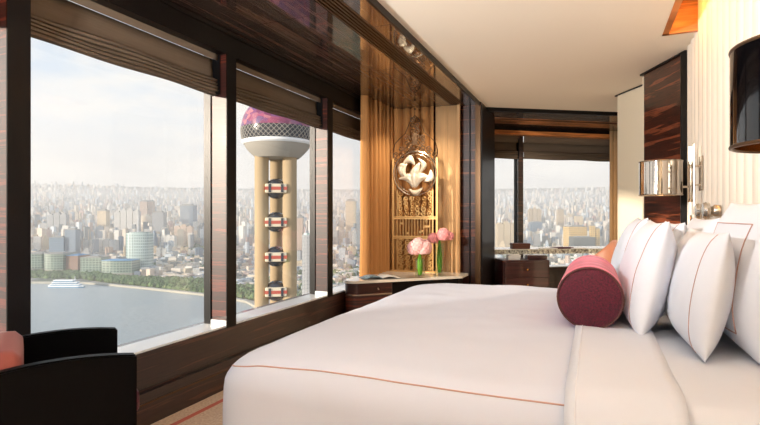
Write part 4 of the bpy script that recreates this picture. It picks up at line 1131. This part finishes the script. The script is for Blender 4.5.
bld('apartment_tower', 'tall tan tower in the middle distance of the far window', 557, 563, 208, 232, 'facade_tan')
bld('apartment_row', 'pale peach towers right of the post in the far window', 528, 541, 208, 232, 'facade_tan', 'row', depth=30)
bld('apartment_tower', 'cream tower in the middle of the far window', 575, 582, 215, 234, 'facade_cream')

# ---- unnamed high-rises: eight shapes, eight colours, real copies
def proto_mesh(kind, h, w, d):
    mb = MB()
    if kind == 'slab': mb.box(-w / 2, w / 2, -d / 2, d / 2, 0, h); mb.box(-w * .2, w * .1, -d * .3, d * .3, h, h + 5)
    elif kind == 'stepped': mb.box(-w / 2, w / 2, -d / 2, d / 2, 0, h * .7); mb.box(-w * .36, w * .36, -d * .36, d * .36, h * .7, h * .9); mb.box(-w * .2, w * .2, -d * .2, d * .2, h * .9, h)
    elif kind == 'twin': mb.box(-w / 2, -w * .08, -d / 2, d / 2, 0, h); mb.box(w * .08, w / 2, -d / 2, d / 2, 0, h * .94); mb.box(-w * .1, w * .1, -d * .2, d * .2, 0, h * .85)
    elif kind == 'cross': mb.box(-w / 2, w / 2, -d * .2, d * .2, 0, h); mb.box(-w * .2, w * .2, -d / 2, d / 2, 0, h * 1.03)
    elif kind == 'gabled':
        mb.box(-w / 2, w / 2, -d / 2, d / 2, 0, h * .92)
        mb.add([(-w / 2, -d / 2, h * .92), (w / 2, -d / 2, h * .92), (w / 2, d / 2, h * .92), (-w / 2, d / 2, h * .92), (-w * .3, 0, h * 1.0), (w * .3, 0, h * 1.0)], [(0, 1, 5, 4), (2, 3, 4, 5), (1, 2, 5), (3, 0, 4)])
    elif kind == 'round-fronted': mb.prism([(w / 2 * math.cos(R(a)), d / 2 * math.sin(R(a))) for a in range(0, 360, 24)], 0, h)
    elif kind == 'notched': mb.box(-w / 2, w / 2, -d / 2, d / 2, 0, h * .88); mb.box(-w / 2, 0, -d / 2, d / 2, h * .88, h)
    else: mb.box(-w / 2, w / 2, -d / 2, d / 2, 0, h); mb.tube([(0, 0, h), (0, 0, h + 18)], 1.2, 5)
    return mb
KINDS = [('slab', 78, 46, 16), ('stepped', 105, 32, 28), ('twin', 92, 42, 20), ('cross', 88, 34, 34), ('gabled', 70, 38, 22), ('round-fronted', 96, 28, 28), ('notched', 84, 34, 20), ('masted', 100, 28, 24)]
protos = {}
for kn, h, w, d in KINDS:
    for fn, cn, _, _ in FAC:
        me = None; protos[(kn, fn)] = (kn, fn, cn, h, w, d)
mesh_cache = {}
def proto_get(kn, fn, h, w, d):
    if (kn, fn) not in mesh_cache:
        o = obj('high_rise', proto_mesh(kn, h, w, d), fn, smooth=False)
        mesh_cache[(kn, fn)] = o
        return o, True
    return mesh_cache[(kn, fn)], False
rb = random.Random(21)
views = [(32, 212, 150, 'widest window'), (240, 256, 12, 'tower window, left of the shafts'), (295, 319, 22, 'tower window, right of the shafts'), (338, 364, 26, 'narrow window slice'), (497, 517, 18, 'left far window'), (528, 606, 70, 'right far window')]
placed = []; used_lab = {}
def third(px, a, b, nm):
    if b - a < 40: return nm
    u = (px - a) / (b - a)
    names = ['far left', 'left', 'middle left', 'middle', 'middle right', 'right', 'far right']
    return names[min(6, int(u * 7))] + ' of the ' + nm
specials = [o for o in C.objects if o.get('category') == 'building']
sp_xy = [(o.location.x, o.location.y) for o in specials]
def try_place(px, d, sep):
    p = at(px, d)
    for x, y in placed + sp_xy:
        if (x - p.x) ** 2 + (y - p.y) ** 2 < sep * sep: return None
    return p
cnt = 0
for a, b, n, nm in views:
    k = 0; tries = 0
    while k < n and tries < n * 60:
        tries += 1
        u = (k + rb.random()) / n
        px = rb.uniform(a, b); hyp = math.sqrt(1 + ((px - 380) / FP) ** 2)
        d = math.exp(rb.uniform(math.log(2050), math.log(6300))) 
        if nm == 'widest window' and d < 2300 and px < 152: continue
        if d < 2350 and px > 150 and nm == 'widest window': continue
        p = try_place(px, d, 62)
        if p is None: continue
        kn, h, w, dd_ = rb.choice(KINDS); fn, cn, _, _ = rb.choice(FAC)
        base_o, fresh = proto_get(kn, fn, h, w, dd_)
        o = base_o if fresh else base_o.copy()
        if not fresh: C.objects.link(o)
        D = math.hypot(p.x, p.y); s = rb.uniform(0.55, 1.1); sz = rb.uniform(0.45, 1.15) * (0.75 if D < 2800 else 1)
        o.location = (p.x, p.y, ground_z(D) - 6); o.scale = (s, s, sz); o.rotation_euler = (0, 0, YAW + rb.choice((0, 0.3, -0.35, 0.7, 1.57)) + rb.uniform(-0.1, 0.1))
        dist = 'near' if D < 2900 else ('mid-distance' if D < 4300 else 'distant hazy')
        tall = 'tall' if h * sz > 82 else ('low' if h * sz < 50 else 'medium')
        lab = '%s %s %s %s high-rise, %s' % (dist, tall, cn, kn, third(px, a, b, nm))
        tag(o, lab, 'building', 'high-rises of the city outside')
        placed.append((p.x, p.y)); k += 1; cnt += 1
# ---- the rest of the city as one mass: small far and low buildings
mb = MB(); rr = random.Random(5)
def fast_box(x, y, z, w, d, h, a):
    ca, sa = math.cos(a), math.sin(a); vs = []
    for zz in (z - 8, z + h):
        for ux, uy in ((-w, -d), (w, -d), (w, d), (-w, d)): vs.append((x + (ux * ca - uy * sa) / 2, y + (ux * sa + uy * ca) / 2, zz))
    mb.add(vs, [(3, 2, 1, 0), (4, 5, 6, 7), (0, 1, 5, 4), (1, 2, 6, 5), (2, 3, 7, 6), (3, 0, 4, 7)])
for i in range(11000):
    u = rr.random(); px = rr.uniform(-160, 720)
    d = math.exp(rr.uniform(math.log(1500), math.log(13500)))
    p = at(px, d); D = math.hypot(p.x, p.y)
    h = rr.uniform(8, 28) if D < 3000 else rr.choice((rr.uniform(10, 35), rr.uniform(30, 85), rr.uniform(50, 120)))
    if D < 2000: h = rr.uniform(6, 14)
    if D > 6000: h = rr.uniform(20, 110)
    # keep off the river, its bank and the waterfront park
    py = HZ + (218.25) / d * FP
    if D < 2300:
        ybank = 281 + max(0, (px - 85)) * 0.12
        if px < 295 and py > ybank - 12: continue
    if any((p.x - x) ** 2 + (p.y - y) ** 2 < 60 ** 2 for x, y in sp_xy): continue
    fast_box(p.x, p.y, ground_z(D), rr.uniform(14, 34), rr.uniform(12, 26), h, YAW + rr.choice((0, 0.4, -0.4, 0.8)))
o = obj('distant_buildings', mb, 'city_blocks', smooth=False); o['kind'] = 'stuff'; tag(o, 'countless small hazy buildings filling the city to the horizon', 'buildings')
# ---- tree belt of the waterfront and street trees
mb = MB()
def blob(x, y, z, r):
    vs = []; n = 6
    for zz, q in ((0, 0.7), (0.7, 1.0), (1.4, 0.6)):
        for k in range(n): a = 2 * PI * k / n + rr.random() * 0.5; vs.append((x + r * q * math.cos(a), y + r * q * math.sin(a), z + r * zz))
    vs.append((x, y, z + 1.75 * r)); fs = []
    for l in range(2):
        for k in range(n): fs.append((l * n + k, l * n + (k + 1) % n, (l + 1) * n + (k + 1) % n, (l + 1) * n + k))
    for k in range(n): fs.append((2 * n + k, 2 * n + (k + 1) % n, 3 * n))
    mb.add(vs, fs)
for i in range(2600):
    px = rr.uniform(-60, 262); ybank = 281 + max(0, (px - 80)) * 0.125
    yy = ybank - rr.uniform(2.0, 8.0 + 6.0 * max(0, min(1, (px - 130) / 60)))
    p = on_ground(px, yy, -217.0); blob(p.x, p.y, -217, rr.uniform(6, 10))
for i in range(2200):
    px = rr.choice((rr.uniform(262, 372), rr.uniform(150, 214), rr.uniform(490, 615))); d = math.exp(rr.uniform(math.log(1300), math.log(3200)))
    if px < 262 and d < 2000: continue
    p = at(px, d); blob(p.x, p.y, ground_z(math.hypot(p.x, p.y)) - 2, rr.uniform(6, 11))
o = obj('trees', mb, 'tree_leaves', smooth=False); o['kind'] = 'stuff'; tag(o, 'dark green trees along the far river bank and streets', 'trees')

# ---- haze over the city
m, nt, out = newmat('haze')
vs_ = node(nt, 'ShaderNodeVolumeScatter'); vs_.inputs['Color'].default_value = (1.0, 0.985, 0.97, 1); vs_.inputs['Density'].default_value = 1.4e-4; vs_.inputs['Anisotropy'].default_value = 0.1
nt.links.new(vs_.outputs[0], out.inputs['Volume'])
mb = MB(); mb.box(-15500, 4500, 420, 15400, -260, 420)
o = obj('haze', mb, 'haze', smooth=False); o['kind'] = 'stuff'; tag(o, 'pale haze hanging over the distant city', 'haze')

# ================================================================== LIGHT
w = bpy.data.worlds.new('sky'); bpy.context.scene.world = w; w.use_nodes = True; nt = w.node_tree; nt.nodes.clear()
out = nt.nodes.new('ShaderNodeOutputWorld'); bg = nt.nodes.new('ShaderNodeBackground')
tc = nt.nodes.new('ShaderNodeTexCoord'); sx = nt.nodes.new('ShaderNodeSeparateXYZ'); nt.links.new(tc.outputs['Generated'], sx.inputs[0])
sky = ramp(nt, sx.outputs[2], [(0.0, lin((232, 226, 222))), (0.05, lin((236, 230, 224))), (0.16, lin((232, 234, 236))), (0.35, lin((186, 212, 238))), (1.0, lin((120, 168, 220)))])
mp = nt.nodes.new('ShaderNodeMapping'); mp.inputs['Scale'].default_value = (1.6, 1.6, 5.0); nt.links.new(tc.outputs['Generated'], mp.inputs[0])
n = node(nt, 'ShaderNodeTexNoise'); n.inputs['Scale'].default_value = 2.2; n.inputs['Detail'].default_value = 7; n.inputs['Roughness'].default_value = 0.55
nt.links.new(mp.outputs[0], n.inputs['Vector'])
cl = ramp(nt, n.outputs['Fac'], [(0.42, (0, 0, 0, 1)), (0.62, (1, 1, 1, 1))])
mc = node(nt, 'ShaderNodeMixRGB'); nt.links.new(cl, mc.inputs[0]); nt.links.new(sky, mc.inputs[1]); mc.inputs[2].default_value = lin((252, 246, 238))
nt.links.new(mc.outputs[0], bg.inputs[0]); bg.inputs[1].default_value = 0.80
nt.links.new(bg.outputs[0], out.inputs[0])

def light(kind, name, loc, energy, col, **kw):
    l = bpy.data.lights.new(name, kind); l.energy = energy; l.color = col
    for k, v in kw.items():
        if k not in ('rot', 'aim'): setattr(l, k, v)
    o = bpy.data.objects.new(name, l); C.objects.link(o); o.location = loc
    if 'rot' in kw: o.rotation_euler = kw['rot']
    if 'aim' in kw: o.rotation_euler = (Vector(kw['aim']) - Vector(loc)).to_track_quat('-Z', 'Y').to_euler()
    return o
sd = Vector((1.0, 1.3, -0.237))
light('SUN', 'sun', (-20, -20, 10), 4.6, (1.0, 0.86, 0.70), angle=R(2.5), rot=sd.to_track_quat('-Z', 'Y').to_euler())
# warm cove strip over the headboard
mb = MB(); mb.box(0.514, 0.528, YB + 0.1, 4.30, ZC + 0.06, ZC + 0.09)
o = obj('cove_light_strip', mb, 'cove_lamp', smooth=False); tag(o, 'warm light strip hidden inside the ceiling cove', 'light')
# added fill: spots without fixtures under the ceiling, to brighten the room
for i, (x, y, e) in enumerate(((-0.9, 0.2, 5), (-0.9, -1.2, 5), (-0.4, 4.6, 6))):
    light('SPOT', 'ceiling_fill', (x, y, ZC - 0.01), e * 3, (1.0, 0.90, 0.78), shadow_soft_size=0.05, spot_size=R(120), spot_blend=0.8, rot=(0, 0, 0))
# added fill out of view, without lamp bodies, mostly to brighten the ceiling
light('SPOT', 'up_fill', (-0.3, -1.2, 1.5), 420, (0.97, 0.98, 1.0), shadow_soft_size=0.15, spot_size=R(125), spot_blend=0.8, aim=(-0.3, -0.9, 4.0))
light('SPOT', 'ceiling_wash_fill', (-1.9, 0.1, 1.9), 600, (1.0, 0.98, 0.95), shadow_soft_size=0.1, spot_size=R(110), spot_blend=0.9, aim=(-0.3, 3.2, 3.6))
light('POINT', 'low_fill', (-0.6, -1.6, 1.2), 9, (0.90, 0.95, 1.0), shadow_soft_size=0.25)  # weak cool fill added out of view; no lamp stands there
light('SPOT', 'soffit_downlight', (-1.80, 5.45, ZT - 0.01), 46, (1.0, 0.84, 0.62), shadow_soft_size=0.03, spot_size=R(110), spot_blend=0.7, aim=(-1.95, 5.75, 0.5))
qn = at(556, 7.2); light('SPOT', 'nook_fill', (qn.x, qn.y, ZT - 0.01), 45, (1.0, 0.88, 0.72), shadow_soft_size=0.04, spot_size=R(140), spot_blend=0.7, rot=(0, 0, 0))  # fill added to brighten the dim nook
# sky portals
p_ = light('AREA', 'window_portal', (-2.66, 3.0, 1.5), 1, (1, 1, 1), shape='RECTANGLE', size=2.1, size_y=6.2, rot=(0, -PI / 2, 0)); p_.data.cycles.is_portal = True

cam = bpy.data.cameras.new('camera'); co = bpy.data.objects.new('camera', cam); C.objects.link(co)
cam.sensor_width = 36; cam.lens = FP / 760 * 36; cam.shift_y = (HZ - 212.5) / 760; cam.clip_start = 0.05; cam.clip_end = 60000
co.location = (0, 0, EYE); co.rotation_euler = (PI / 2, 0, YAW)
s = bpy.context.scene; s.camera = co
s.view_settings.view_transform = 'Standard'; s.view_settings.look = 'None'; s.view_settings.gamma = 1.0; s.view_settings.use_curve_mapping = False
s.view_settings.exposure = 0.53
cy = s.cycles
cy.max_bounces = 8; cy.diffuse_bounces = 4; cy.glossy_bounces = 4; cy.transparent_max_bounces = 24; cy.volume_bounces = 1
cy.sample_clamp_indirect = 6.0; cy.use_denoising = True; cy.caustics_reflective = False; cy.caustics_refractive = False
